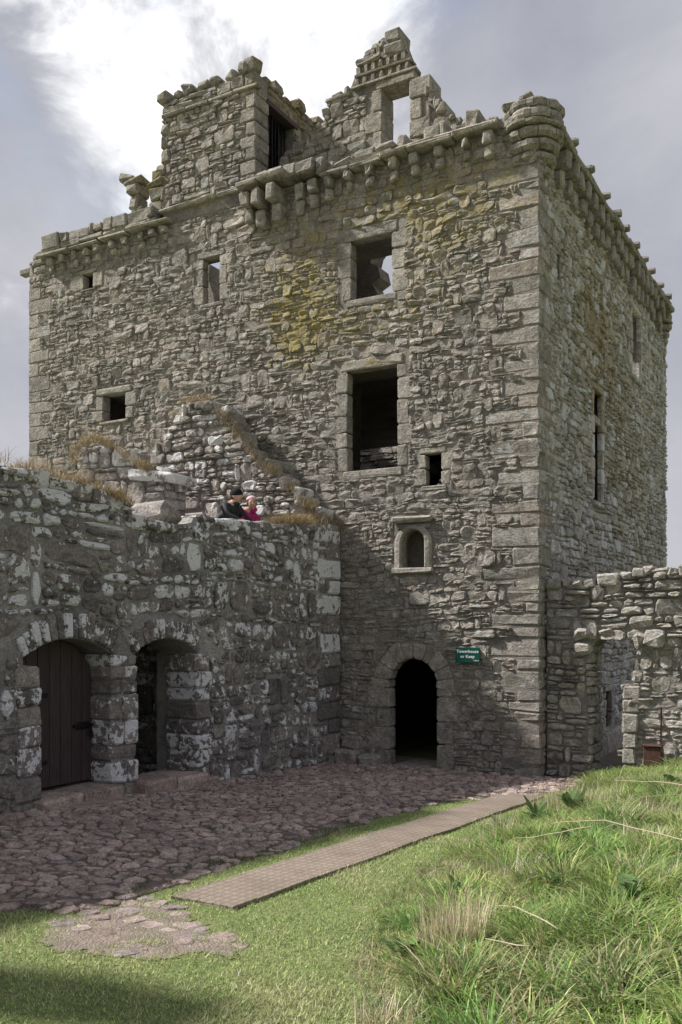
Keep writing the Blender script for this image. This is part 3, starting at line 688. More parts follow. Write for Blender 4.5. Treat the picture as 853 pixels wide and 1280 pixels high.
# parapet: corbels, ledges
def corbel(name, fr, u, w, z0, z1, out, mat='dressed'):
    a = Acc(); h = (z1-z0)
    for (f0, f1, o) in ((0, .5, .62), (.5, 1, 1.0)):
        v, f = block((u-w/2+rg.uniform(-.012, .012), z0+h*f0, -.15), (u+w/2+rg.uniform(-.012, .012), z0+h*f1-.006, out*o*rg.uniform(.9, 1.08)), .03, .018, fr); a.add(v, f, r3())
    return a.build(name, mat, keep)
for x in (-3.95, -3.52, -3.10, -2.62, -2.18, -1.72, -1.22, -.80): corbel('corbel', FRONT, x+rg.uniform(-.03, .03), .15*rg.uniform(.85, 1.15), 10.5+rg.uniform(-.03, .06), 10.90, .22)
for x in (-11.25, -10.88, -10.5, -10.12, -9.76, -9.36, -8.98, -8.58, -8.22, -7.95): corbel('corbel', FRONT, x+rg.uniform(-.04, .04), .15*rg.uniform(.8, 1.2), 10.52+rg.uniform(-.03, .05), 10.84, .17)
for x, z0, o in ((-5.72, 10.42, .38), (-5.42, 10.25, .45), (-5.05, 10.28, .46), (-4.60, 10.34, .2), (-4.30, 10.42, .22)): corbel('corbel', FRONT, x, .2, z0, 10.93, o)
def ledge(fr, pts, h, n1, name='ledge_slab', lo=.5, hi=.95, mat='dressed', n0=-.2):
    (ua, za), (ub, zb) = pts; u = ua
    while u < ub-.05:
        w = min(rg.uniform(lo, hi), ub-u)
        if ub-u-w < .2: w = ub-u
        z = za+(zb-za)*((u+w/2)-ua)/(ub-ua)+rg.uniform(-.015, .015); blk(name, (u+.004, z, n0), (u+w-.004, z+h*rg.uniform(.85, 1.15), n1+rg.uniform(-.03, .03)), mat, keep, fr, .025, .014); u += w
ledge(FRONT, ((-4.12, 10.90), (-.66, 10.92)), .08, .25); ledge(FRONT, ((-3.5, 10.985), (-.66, 11.0)), .08, .18)
ledge(FRONT, ((-11.5, 10.84), (-7.75, 10.88)), .08, .21); ledge(FRONT, ((-11.45, 10.93), (-8.1, 10.96)), .11, .16, 'ledge_slab', .35, .7)
ledge(FRONT, ((-5.85, 10.95), (-4.75, 11.02)), .11, .50, 'ledge_slab', .35, .6); ledge(FRONT, ((-8.12, 11.12), (-5.86, 11.14)), .09, .13, 'string_course', .6, .95)
caps(FRONT, keep, 'upper', [(-5.9, 11.12), (-5.2, 11.15), (-4.6, 11.16), (-4.0, 11.1)], -.4, .30, .3, .16, 'cap_stone')
caps(FRONT, keep, 'upper', [(-11.4, 11.15), (-10.6, 11.18), (-9.9, 11.22), (-9.3, 11.2), (-8.2, 11.17)], -.35, .18, .42, .2, 'cap_stone', .15)
caps(FRONT, keep, 'upper', [(-4.1, 11.08), (-3.4, 11.12), (-2.4, 11.2), (-1.6, 11.2), (-.75, 11.25)], -.5, .12, .34, .2, 'cap_stone', .1)
caps(FRONT, keep, 'upper', [(-2.3, 11.3), (-1.4, 11.28), (-.75, 11.3)], -.85, -.4, .26, .22, 'cap_stone')
# side parapet with stone spouts
y = .95
while y < 10.4: corbel('corbel', SIDE, y, .24*rg.uniform(.8, 1.15), 10.2+rg.uniform(-.07, .08), 10.82, .27*rg.uniform(.8, 1.1), 'upper'); y += .47*rg.uniform(.88, 1.12)
ledge(SIDE, ((.5, 10.82), (10.6, 10.82)), .11, .30, 'ledge_slab', .5, .9, 'upper')
caps(SIDE, keep, 'upper', [(.55, 10.95), (10.5, 10.95)], -.25, .22, .45, .18, 'cap_stone', .12)
for y in (1.05, 2.15, 3.35, 4.25, 5.05, 6.05, 6.95, 7.75, 8.8, 9.7):
    v = []; f = []; n = 8
    for (o, r_) in ((.1, .085), (.37+rg.uniform(-.07, .04), .08), (.39, .06)):
        for a in range(n): v.append((o+.0*a, y+r_*math.cos(a*math.tau/n)*rg.uniform(.92, 1.08), 10.97+r_*math.sin(a*math.tau/n)*rg.uniform(.92, 1.08)-.05*(o-.2)))
    for s in range(2):
        for a in range(n): f.append((s*n+a, s*n+(a+1) % n, (s+1)*n+(a+1) % n, (s+1)*n+a))
    f.append(tuple(range(2*n, 3*n))); obj('water_spout', v, f, 'upper', keep, r3())
def bartizan(cx, cy, rings, nseg, a0, a1):
    bt = empty('bartizan', (cx, cy, 10.2), None, None, None, keep)
    for (z0, z1, r_, bulge) in rings:
        off = rg.random()
        for i in range(nseg):
            A = a0+(a1-a0)*(i+off)/nseg; B = a0+(a1-a0)*(i+1+off)/nseg; hh = rg.uniform(-.015, .015)
            def wp(p):   # u angle, v radius, n height
                rr = p.y - bulge*abs((p.z-(z0+z1)/2)/(z1-z0)*2)**2*(1 if p.y > r_*.7 else 0); return Vector((cx+rr*math.cos(p.x), cy+rr*math.sin(p.x), p.z+hh))
            lo = Vector((A+.01, .05, z0)); hi = Vector((B-.01, r_*rg.uniform(.97, 1.03), z1-.008)); vv = []
            for k in range(3):
                pass
            # curved block: three slices in angle
            v = []; f = []; S = 4
            for s in range(S):
                ang = lo.x+(hi.x-lo.x)*s/(S-1); rr = hi.y-(.02 if s in (0, S-1) else 0)
                for (q, zz) in ((.05, z0), (rr-bulge-.012, z0+.006), (rr-bulge*.25, z0+(z1-z0)*.3), (rr-bulge*.15, z0+(z1-z0)*.7), (rr-bulge*.8-.012, z1-.012), (.05, z1-.008)):
                    v.append((cx+q*math.cos(ang), cy+q*math.sin(ang), zz+hh+rg.uniform(-.006, .006)))
            for s in range(S-1):
                for q in range(6): f.append((s*6+q, (s+1)*6+q, (s+1)*6+(q+1) % 6, s*6+(q+1) % 6))
            f.append(tuple(range(5, -1, -1))); f.append(tuple(range((S-1)*6, S*6)))
            obj('curved_stone', v, f, 'upper', bt, r3())
    return bt
RG = [(10.10, 10.28, .34, .05), (10.28, 10.46, .43, .07), (10.46, 10.65, .50, .08), (10.65, 10.84, .54, .07), (10.84, 10.93, .58, .03), (10.93, 11.1, .55, .015), (11.1, 11.26, .54, .02)]
b1 = bartizan(-.17, .30, [(a, b, c*.95, d) for a, b, c, d in RG], 9, 0, math.tau)
for (dx, dy, h) in ((-.3, -.35, .08), (-.02, -.40, .11), (.25, -.2, .06)): blk('cap_stone', (-.16+dx-.13, .32+dy-.1, 11.2), (-.16+dx+.13, .32+dy+.14, 11.25+h), 'upper', b1, None, .04, .02)
bartizan(-11.62, .38, [(10.05, 10.22, .34, .04), (10.22, 10.4, .42, .05), (10.4, 10.58, .47, .06), (10.58, 10.76, .49, .05), (10.76, 10.92, .50, .03), (10.92, 11.08, .48, .02)], 8, 0, math.tau)
bartizan(-.2, 10.75, [(z0-.25, z1-.25, r_*.8, b_) for z0, z1, r_, b_ in RG], 8, 0, math.tau)
blk('water_spout', (-12.45, .1, 10.72), (-12.1, .28, 10.86), 'upper', keep, None, .02, .005)

# cap house
cap = empty('cap_house', (-6.85, 1.2, 11), None, None, None, keep)
CF = Frame((0, -.01, 0), (1, 0, 0), (0, -1, 0)); CS = Frame((-5.71, 0, 0), (0, 1, 0), (1, 0, 0)); CB = Frame((0, 2.0, 0), (1, 0, 0), (0, -1, 0)); CL = Frame((-8.02, 0, 0), (0, -1, 0), (-1, 0, 0))
solid('cap_front', [(-8.02, 10.9), (-5.71, 10.9), (-5.71, 13.45), (-8.02, 13.4)], [], CF, .45, 'mortar', cap)
solid('cap_side', [(.44, 10.9), (2.46, 10.9), (2.46, 13.42), (.44, 13.45)], [rect(.455, 1.40, 11.4, 13.02)], CS, .4, 'mortar', cap)
solid('cap_back', rect(-7.6, -6.11, 10.9, 13.4), [], CB, .45, 'mortar', cap); solid('cap_left', rect(-2.46, -.44, 10.9, 13.4), [], CL, .4, 'mortar', cap)
blk('cap_roof', (-7.95, .1, 13.25), (-5.8, 2.4, 13.38), 'upper', cap)
cp, cprg = rubble(-8.02, -5.71, 11.2, 13.1, .08, .17, 1.2, 3.0, 51, .3, .1)
cqm = []; z = 11.2; k = 0; CQ = []
while z < 13.05:
    h = rg.uniform(.22, .32); CQ.append((z, min(z+h, 13.12), .34 if k % 2 else .2)); z += h; k += 1
lay(CF, cp, cprg, cap, 'keep', 0, .014, .05, [(-5.71-q[2], -5.5, q[0], q[1]) for q in CQ]+[(-8.2, -8.02+.4-q[2], q[0], q[1]) for q in CQ], (), None, .006, .014, .15, .012)
for q in CQ:
    blk('quoin', (-5.71-q[2], -.045, q[0]+.004), (-5.675, .44, q[1]-.004), 'upper', cap, None, .02, .012)
    blk('quoin', (-8.06, -.045, q[0]+.004), (-8.02+.4-q[2], .35, q[1]-.004), 'upper', cap, None, .04, .03)
sq, sqr = rubble(1.41, 2.46, 11.1, 13.08, .1, .2, 1.2, 2.5, 52); lay(CS, sq, sqr, cap, 'upper', 0, .015, .05)
sq, sqr = rubble(.44, 2.46, 13.08, 13.42, .1, .14, 1.5, 3.5, 53); lay(CS, sq, sqr, cap, 'upper', 0, .02, .05)
sq, sqr = rubble(-8.02, -5.71, 13.18, 13.42, .1, .14, 1.5, 3.5, 54); lay(CF, sq, sqr, cap, 'upper', 0, .03, .06)
blk('door_lintel', (.34, 12.98, -.35), (1.5, 13.07, .07), 'wood', cap, CS, .01, .01)
for u in (-8.02, -7.4, -6.8, -6.2): blk('string_course', (u, 13.10, -.1), (u+.6 if u > -8 else u+.61, 13.18, .08), 'upper', cap, CF, .02, .01)
for y in (.55, .67, .79, .91, 1.03, 1.15, 1.27): v, f = block((-5.86, y-.009, 11.38), (-5.83, y+.012, 13.0), .004, .001); obj('iron_bar', v, f, 'iron', cap, r3())
for z in (11.75, 12.3, 12.85): v, f = block((-5.88, .46, z-.015), (-5.865, 1.39, z+.015), .003, .001); obj('iron_bar', v, f, 'iron', cap, r3())
for i, u in enumerate(np.linspace(-7.98, -5.95, 7)):
    h = rg.uniform(.13, .2); w = rg.uniform(.13, .17); blk('merlon_stone', (u-w, 13.42+rg.uniform(0, .05), -.25), (u+w*.7, 13.46+h, .10 if i % 2 == 0 else .02), 'upper', cap, CF, .05, .03)
blk('merlon_stone', (-5.98, -.06, 13.45), (-5.68, .25, 13.76), 'upper', cap, None, .05, .03)
for i, y in enumerate((.45, .85, 1.2, 1.6, 2.0, 2.35)):
    blk('merlon_stone', (y-.14, 13.40, -.3), (y+.14, 13.50+(.14 if i in (1, 3, 5) else .02), .14 if i in (3, 5) else .03), 'upper', cap, CS, .05, .03)
for (z, o) in ((12.05, .22), (12.35, .1), (12.75, .1)): blk('tusk_stone', (-8.02-o, .0, z), (-7.8, .3, z+.18), 'upper', cap, None, .05, .03)
# broken chimney stub left of the cap house
SF = Frame((.15, 0, 0), (1, 0, 0), (0, -1, 0)); st_ = empty('parapet_stub', (-8.7, .2, 11.2), None, None, None, keep)
for (a, b, c, d, n0, n1) in ((-9.12, -8.82, 11.15, 11.45, -.35, 0.0), (-9.15, -8.9, 11.46, 11.75, -.35, 0), (-9.2, -8.86, 11.76, 11.98, -.4, .04), (-9.3, -8.75, 11.99, 12.12, -.45, .06), (-8.62, -8.2, 11.15, 11.5, -.4, .0), (-8.55, -8.15, 11.5, 11.75, -.4, .05), (-8.62, -8.12, 11.76, 11.9, -.42, .08), (-8.5, -8.2, 11.9, 12.12, -.4, .0), (-8.85, -8.6, 11.12, 11.35, -.5, -.2)):
    blk('stub_stone', (a, c, n0), (b, d-.006, n1), 'upper', st_, SF, .04, .035)
blk('stub_stone', (-9.42, 12.06, -.5), (-8.98, 12.2, .05), 'upper', st_, SF, .04, .05, lambda p: Vector((p.x, p.y-(p.x+9.2)*.35, p.z)))

# dormer gable with open window and nesting holes
dm = empty('dormer_gable', (-3.4, .9, 11), None, None, None, keep); DG = Frame((0, .9, 0), (1, 0, 0), (0, -1, 0))
dout = [(-5.71, 10.8), (-.7, 10.8), (-.7, 11.35), (-1.37, 11.62), (-1.95, 11.9), (-2.18, 12.2), (-2.36, 12.4), (-2.45, 12.68), (-2.62, 12.75), (-2.72, 13.1), (-2.82, 13.3), (-3.0, 13.78), (-3.35, 13.86), (-3.75, 13.65), (-3.95, 13.3), (-4.08, 13.05), (-4.55, 12.86), (-4.7, 12.55), (-4.95, 12.3), (-5.71, 12.1)]
solid('gable_wall', dout, [rect(-3.36, -2.76, 11.3, 12.88)], DG, .45, 'mortar', dm)
dp, drg = rubble(-5.7, -.7, 11.0, 13.8, .1, .22, 1.2, 2.8, 61, .3, .15)
lay(DG, dp, drg, dm, 'upper', 0, .015, .05, [(-3.7, -2.4, 11.0, 13.42), (-4.6, -3.6, 12.86, 13.42)], (), dout, .006, .016, .15, .012)
surround(DG, dm, 'upper', -3.345, -2.775, 11.3, 12.87, .28, .36, .16, 0, .04, .46)
for (a, b, z) in ((-4.6, -4.05, 12.98), (-4.0, -2.62, 13.06), (-3.95, -2.72, 13.27)): blk('nest_ledge', (a, z-.045, -.2), (b, z+.012, .07), 'upper', dm, DG, .012, .01)
for row, (a, b, z) in enumerate(((-3.95, -2.68, 13.075), (-3.9, -2.78, 13.285), (-4.58, -4.1, 12.86))):
    n = int((b-a)/.16)
    for i in range(n): blk('nest_stone', (a+i*(b-a)/n, z, -.18), (a+i*(b-a)/n+.085, z+.145, .05), 'upper', dm, DG, .012, .01)
for (a, b, c, d) in ((-3.78, -3.35, 13.45, 13.62), (-3.33, -2.92, 13.45, 13.66), (-3.62, -3.3, 13.63, 13.8), (-3.28, -2.95, 13.68, 13.92)): blk('gable_stone', (a, c, -.42), (b, d, .06), 'upper', dm, DG, .04, .03)
caps(DG, dm, 'upper', [(-2.44, 12.62), (-2.3, 12.4), (-2.15, 12.22), (-1.95, 11.95), (-1.7, 11.8), (-1.37, 11.66), (-.75, 11.45)], -.42, .05, .16, .15, 'cap_stone')
caps(DG, dm, 'upper', [(-5.6, 12.12), (-5.0, 12.3), (-4.7, 12.6), (-4.5, 12.9), (-4.1, 13.06)], -.42, .05, .26, .16, 'cap_stone')

# ------------------------------------------------------------------ the low courtyard building
yb = empty('courtyard_building', (-6, -5, .2), 'low lichen-covered stone building with two arched doorways below the tower', 'building')
TOP = [(-.2, 4.32), (-1.2, 4.24), (-2.0, 4.16), (-2.95, 4.12), (-4.36, 4.10), (-4.4, 4.02), (-5.05, 3.86), (-5.41, 3.84), (-5.8, 4.06), (-6.2, 4.16), (-7.12, 4.24), (-7.83, 4.32), (-9, 4.35), (-14.8, 4.35)]
D1 = (-7.27, -6.06); D2 = (-5.61, -4.30)
a1, i1 = arch(-7.50, -6.02, 2.13, .22, 12); a2, i2 = arch(-5.64, -4.26, 2.13, .21, 12)
h1 = [(D1[0]-.01, .2), (D1[1]+.01, .2), (D1[1]+.01, 2.09)]+a1+[(-7.5, 2.05), (D1[0]-.01, 2.0)]
h2 = [(D2[0]-.01, .2), (D2[1]+.01, .2), (D2[1]+.01, 2.09)]+a2+[(D2[0]-.01, 2.09)]
yw = solid('front_wall', [(-14.8, -.3), (-.15, -.3)]+TOP, [h1, h2, rect(-2.21, -2.07, 1.23, 1.65)], YARD, .75, 'mortar_yard', yb)
YQ = []; z = -.1; k = 0
while z < 4.2:
    h = rg.uniform(.26, .42); YQ.append((z, min(z+h, 4.3), rg.uniform(.5, .8) if k % 2 else rg.uniform(.3, .42))); z += h; k += 1
yp, yrg = rubble(-14.7, -.15, -.05, 4.35, .105, .255, .9, 2.2, 91, .34, .10, .08)
yrects = [(-.15-q[2], .2, q[0], q[1]) for q in YQ]+[(-7.52, -7.27, 2.03, 2.15), (D1[0]-.3, D1[1], .0, 2.1), (D1[1]-.05, D2[0]+.02, .0, 2.15), (D2[0], D2[1]+.30, .0, 2.1), (-2.45, -1.9, 1.2, 1.72)]
ydisc = [(i1[0], i1[1], i1[2]+.34, 2.08), (i2[0], i2[1], i2[2]+.34, 2.08)]
youtline = [(-14.8, -.3), (-.1, -.3)]+[(u, v-.02) for u, v in TOP]
lay(YARD, yp, yrg, yw, 'yard', 290, .012, .06, yrects, ydisc, youtline, .015, .03, .14, .016, topf=lambda u: float(np.interp(-u, [-q[0] for q in TOP], [q[1] for q in TOP]))+.03, weight=lambda c: 0 if c[0] < -8.2 else 1/(17.2+.87*c[0])**2, smooth=False, chk=.33, irr=.2)
for q in YQ: blk('quoin', (-.15-q[2], q[0]+.006, -.5), (-.10, q[1]-.006, .05), 'yard', yw, YARD, .035, .015)
voussoirs(YARD, yw, 'yard', i1, 14, .32, .05, .5, .010, 0, .7, 1.2); voussoirs(YARD, yw, 'yard', i2, 13, .32, .05, .5, .008, 0, .75, 1.2)
def pier(parts, name='pier_stone'):
    for (a, b, c, d, n0, n1) in parts: blk(name, (a, c+.005, n0), (b, d-.005, n1), 'yard', yw, YARD, .03, .014)
z = .15
while z < 2.08:       # the pier between the doors
    h = min(rg.uniform(.17, .34), 2.13-z); h = h if 2.13-z-h > .1 else 2.13-z
    if rg.random() < .5: pier([(D1[1]-.03, D2[0]+.02, z, z+h, -.62, .03+rg.uniform(-.01, .02))])
    else:
        m = rg.uniform(-5.92, -5.74); pier([(D1[1]-.03, m-.006, z, z+h, -.62, .05), (m+.006, D2[0]+.02, z, z+h, -.62, .05+rg.uniform(-.02, .02))])
    z += h
z = .15
while z < 1.98:
    h = rg.uniform(.2, .36); h = h if 2.03-z-h > .12 else 2.03-z; pier([(D1[0]-.34*rg.uniform(.7, 1.1), D1[0]+.02, z, z+h, -.3, .05)], 'jamb_stone'); z += h
z = .15
while z < 2.08:
    h = rg.uniform(.2, .3); h = h if 2.12-z-h > .12 else 2.12-z; pier([(D2[1]-.03, D2[1]+.32*rg.uniform(.75, 1.1), z, z+h, -.55, .05)], 'jamb_stone'); z += h
for (a, b) in ((-2.45, -2.215), (-2.065, -1.86)): blk('jamb_stone', (a, 1.22, -.4), (b, 1.66, .05), 'yard', yw, YARD, .03, .012)
caps(YARD, yw, 'yard', [(-.2, 4.33), (-1.2, 4.25), (-2.0, 4.17), (-2.95, 4.13), (-4.3, 4.10)], -.72, .05, .42, .12, 'coping_stone')
caps(YARD, yw, 'yard', [(-5.41, 3.84), (-5.8, 4.06), (-6.2, 4.17), (-7.12, 4.25), (-8.6, 4.33)], -.72, .05, .36, .14, 'coping_stone')
blk('coping_stone', (-5.02, 3.95, -.65), (-4.55, 4.24, -.02), 'gable', yw, YARD, .08, .05); blk('coping_stone', (-5.42, 3.83, -.6), (-4.75, 3.97, .09), 'yard', yw, YARD, .03, .03)
# walls, roof terrace and dark rooms behind
blk('roof_terrace', (-9.0, -14.8, 3.0), (-4.5, -.05, 3.2), 'mortar_yard', yb)
blk('rear_wall', (-9.4, -14.8, -.3), (-9.0, -.05, 3.2), 'mortar_yard', yb); blk('end_wall', (-9.0, -15.2, -.3), (-3.8, -14.8, 3.4), 'mortar_yard', yb)
blk('inner_wall', (-9.0, -5.95, -.3), (-4.5, -5.7, 3.0), 'mortar_yard', yb); blk('inner_wall', (-9.0, -.3, -.3), (-4.5, -.06, 3.0), 'mortar_yard', yb)
INN = Frame((0, -3.95, 0), (1, 0, 0), (0, -1, 0)); solid('inner_wall', rect(-8.9, -4.51, -.3, 3.0), [], INN, .3, 'mortar_yard', yb)
ip2, ir2 = rubble(-7.0, -4.52, .1, 2.9, .15, .3, 1, 2.2, 95); lay(INN, ip2, ir2, yb, 'yard', 0, .02, .08, gap=.01)
blk('chimney', (-5.0, -13.7, 3.2), (-4.1, -13.15, 6.95), 'yard', yb, None, .04, .03)
for (u0, u1, z0, z1, n1) in ((-7.35, -6.72, .28, .46, .2), (-6.70, -5.98, .27, .45, .22), (-7.0, -6.1, .2, .35, .5), (-5.62, -4.98, .2, .42, .22), (-4.97, -4.3, .2, .39, .26), (-4.28, -3.98, .1, .3, .2)): blk('step_stone', (u0, z0-.1, -.6), (u1, z1, n1), 'cobble', yb, YARD, .03, .02)
# plank door
DF = Frame((-4.08, 0, 0), (0, 1, 0), (1, 0, 0)); dl, dr, db = -7.36, -6.06, .5
dArc, dI = arch(dl, dr, 1.86, .46, 24); door = empty('plank_door', (-4.08, (dl+dr)/2, db), None, None, None, yb); tag(door, 'dark brown arched plank door with iron straps')
npl = 7
for i in range(npl):
    a = dl+(dr-dl)*i/npl+.004; b = dl+(dr-dl)*(i+1)/npl-.004
    def topz(u): return dI[1]+math.sqrt(max(0, dI[2]**2-(u-dI[0])**2))
    us = np.linspace(a, b, 5); poly = [(a, db), (b, db)]+[(u, topz(u)) for u in us[::-1]]; off = rg.uniform(0, .006)
    n = len(poly); v = [DF.p(u, z, -.05) for u, z in poly]+[DF.p(u, z, off-.004) for u, z in poly]; c_ = cent(poly); v += [DF.p(c_[0]+(u-c_[0])*.93, c_[1]+(z-c_[1])*.996, off) for u, z in poly]
    f = [tuple(range(2*n, 3*n))]
    for k in range(n): j = (k+1) % n; f += [(k, j, n+j, n+k), (n+k, n+j, 2*n+j, 2*n+k)]
    obj('plank', v, f, 'wood', door, r3())
for z in (.78, 1.62):
    blk('strap_hinge', (dl-.01, z, .008), (dl+.52, z+.05, .018), 'iron', door, DF, .003, .002)
    for u in (.08, .24, .4): blk('hinge_bolt', (dl+u, z+.015, .018), (dl+u+.02, z+.035, .03), 'iron', door, DF, .004, .001)
blk('bolt_bar', (-6.42, 1.20, .012), (-5.98, 1.235, .045), 'iron', door, DF, .006, .002); blk('bolt_plate', (-6.34, 1.17, .008), (-6.14, 1.265, .018), 'iron', door, DF, .003, .001)
blk('padlock', (-6.16, 1.06, .02), (-6.10, 1.14, .05), 'iron', door, DF, .01, .002)
for u in (-6.155, -6.12): blk('lock_shackle', (u, 1.13, .03), (u+.012, 1.2, .042), 'iron', door, DF, .003, .001)

# ruined gable on the terrace, against the keep
gb = empty('ruined_gable', (-5.8, -.4, 3.2), 'broken gable wall with pale lichen and grassy slopes above the low building', 'ruined wall')
gout = [(-8.6, 3.2), (-3.72, 3.2), (-3.74, 4.38), (-4.38, 4.95), (-4.85, 5.3), (-5.09, 5.5), (-5.64, 6.15), (-6.02, 6.65), (-6.5, 6.85), (-6.9, 6.78), (-7.3, 6.5), (-7.61, 6.15), (-7.85, 5.7), (-8.6, 5.5)]
gw = solid('gable_wall', gout, [rect(-7.02, -6.62, 4.52, 4.66)], GABLE, .45, 'mortar_gable', gb)
gp, grg = rubble(-8.6, -3.72, 3.6, 6.9, .10, .26, 1.0, 2.4, 71, .3, .15, .05)
lay(GABLE, gp, grg, gw, 'gable', 110, .015, .08, [(-7.05, -6.6, 4.5, 4.68)], (), gout, .010, .022, .16, .016, chk=.28, irr=.14)
blk('slot_lintel', (-7.15, 4.67, -.3), (-6.45, 4.78, .08), 'gable', gw, GABLE, .03, .03)
caps(GABLE, gw, 'gable', [(-3.8, 4.5), (-4.38, 5.0), (-5.09, 5.55), (-5.64, 6.2), (-6.02, 6.68), (-6.5, 6.88), (-6.9, 6.82), (-7.3, 6.52), (-7.61, 6.18), (-7.85, 5.7)], -.42, .07, .2, .24, 'cap_stone', .28)
sb = empty('wall_stub', (-6.3, -3.0, 3.2), 'broken wall stub with a projecting slab and dry grass on top', 'ruined wall')
sout = [(-8.4, 3.2), (-5.26, 3.2), (-5.26, 4.9), (-5.6, 5.05), (-6.08, 5.36), (-6.45, 5.56), (-6.72, 5.6), (-7.09, 5.52), (-7.28, 5.1), (-8.4, 4.6)]
sw = solid('stub_wall', sout, [], STUB, .5, 'mortar_gable', sb)
gp, grg = rubble(-8.4, -5.26, 3.4, 5.6, .11, .28, .9, 2.2, 72, .3, .15, .05)
lay(STUB, gp, grg, sw, 'gable', 60, .02, .08, (), (), sout, .010, .022, .16, .016, chk=.28, irr=.14)
blk('slab', (-6.0, 4.93, -.55), (-5.02, 5.08, .12), 'gable', sw, STUB, .04, .03, lambda p: Vector((p.x, p.y-(p.x+5.5)*.12, p.z)))
caps(STUB, sw, 'gable', [(-5.95, 5.3), (-6.4, 5.54), (-7.09, 5.55)], -.48, .04, .28, .16, 'cap_stone')
SBS = Frame((-5.26, 0, 0), (0, 1, 0), (1, 0, 0)); gp, grg = rubble(-3.2, -2.7, 3.4, 4.9, .11, .25, .9, 2, 73); lay(SBS, gp, grg, sw, 'gable', 0, .02, .06)

# ------------------------------------------------------------------ ruined wall with gap beside the keep
rw = empty('ruined_wall', (2, .7, 0), 'ragged pale rubble wall with broken doorway beside the keep corner', 'ruined wall')
rout = [(.06, -.3), (.74, -.3), (.76, 1.0), (.72, 1.9), (.86, 2.26), (1.10, 2.38), (1.40, 2.34), (1.54, 2.08), (1.48, 1.62), (1.36, 1.55), (1.35, -.3), (6.5, -.3), (6.5, 3.5), (3.0, 3.42), (2.2, 3.36), (1.75, 3.40), (1.3, 3.32), (.9, 3.2), (.5, 3.22), (.06, 3.2)]
rwm = solid('wall_core', rout, [], RUIN, .75, 'mortar_ruin', rw)
rp, rrg = rubble(.06, 4.2, .0, 3.4, .075, .19, 1.1, 2.8, 81, .25, .2, .05)
lay(RUIN, rp, rrg, rwm, 'ruin', 230, .015, .07, [], (), rout, .012, .02, .2, .014, weight=lambda c: 0 if c[0] > 2.7 else 1, dfun=lambda c: 1.25 if c[1] > 2.3 or c[0] < .9 else .4, chk=.28, irr=.12)
caps(RUIN, rwm, 'ruin', [(.08, 3.22), (.5, 3.24), (.9, 3.22), (1.3, 3.34), (1.75, 3.42), (2.2, 3.38), (3.0, 3.44)], -.72, .08, .3, .13, 'cap_stone')
for (a, b, c, d, n) in ((.56, .84, 2.30, 2.48, .16), (.56, .82, 2.06, 2.24, .14), (1.48, 1.68, 2.14, 2.40, .12), (1.69, 2.0, 2.16, 2.44, .1), (.95, 1.2, 2.36, 2.46, .08)): blk('arch_stone', (a, c, -.6), (b, d, n), 'ruin', rwm, RUIN, .06, .04)
RJ = Frame((.765, 0, 0), (0, 1, 0), (1, 0, 0)); jp, jrg = rubble(.3, 1.04, 0, 2.2, .09, .2, 1, 2.2, 82); lay(RJ, jp, jrg, rwm, 'ruin', 0, .01, .07, gap=.01)
z = .1
while z < 1.5:
    h = rg.uniform(.16, .36); blk('jamb_stone', (1.33, z, -.5), (1.33+rg.uniform(.14, .3), min(z+h, 1.56)-.008, .06), 'ruin', rwm, RUIN, .025, .012); z += h

# ------------------------------------------------------------------ sign and box
sign = empty('wall_sign', (-1.2, -.07, 1.91), 'small green sign with white words beside the arched tower door', 'sign')
v, f = block((-1.43, -.105, 1.90), (-.98, -.08, 2.155), .006, .0005); obj('sign_board', v, f, 'sign', sign, r3())
v, f = block((-1.40, -.08, 1.93), (-1.01, .02, 2.12), .004, .001); obj('sign_bracket', v, f, 'iron', sign, r3())
def text(s, size, x, z, bold, name='lettering'):
    cu = bpy.data.curves.new('t', 'FONT'); cu.body = s; cu.size = size; cu.align_x = 'CENTER'; cu.offset = bold; cu.extrude = .001; cu.space_character = 1.06; cu.resolution_u = 6
    t = bpy.data.objects.new('t', cu); col.objects.link(t); dg = bpy.context.evaluated_depsgraph_get(); me = bpy.data.meshes.new_from_object(t.evaluated_get(dg)); bpy.data.objects.remove(t)
    vs = [(x+q.co.x, -.1085-q.co.z, z+q.co.y) for q in me.vertices]; fs = [tuple(p.vertices) for p in me.polygons]
    return obj(name, vs, fs, 'white', sign)
text('Towerhouse', .074, -1.205, 2.065, .0014); text('or Keep', .074, -1.205, 1.978, .0014); text('Guide 6', .028, -1.045, 1.925, .0006)
box = empty('metal_box', (1.84, .12, .25), 'small rusty brown metal box standing against the ragged pale wall', 'box')
v, f = block((1.70, .0, .28), (1.97, .22, .62), .012, .004); obj('box_body', v, f, 'rust', box, r3()); v, f = block((1.685, -.02, .622), (1.985, .22, .65), .008, .003); obj('box_lid', v, f, 'rust', box, r3())
for x in (1.74, 1.92): v, f = block((x-.02, .09, .1), (x+.02, .13, .285), .004, .002); obj('box_leg', v, f, 'rust', box, r3())
v, f = block((1.955, .06, .65), (1.975, .09, 1.25), .003, .004); obj('box_conduit', v, f, 'rust', box, r3())

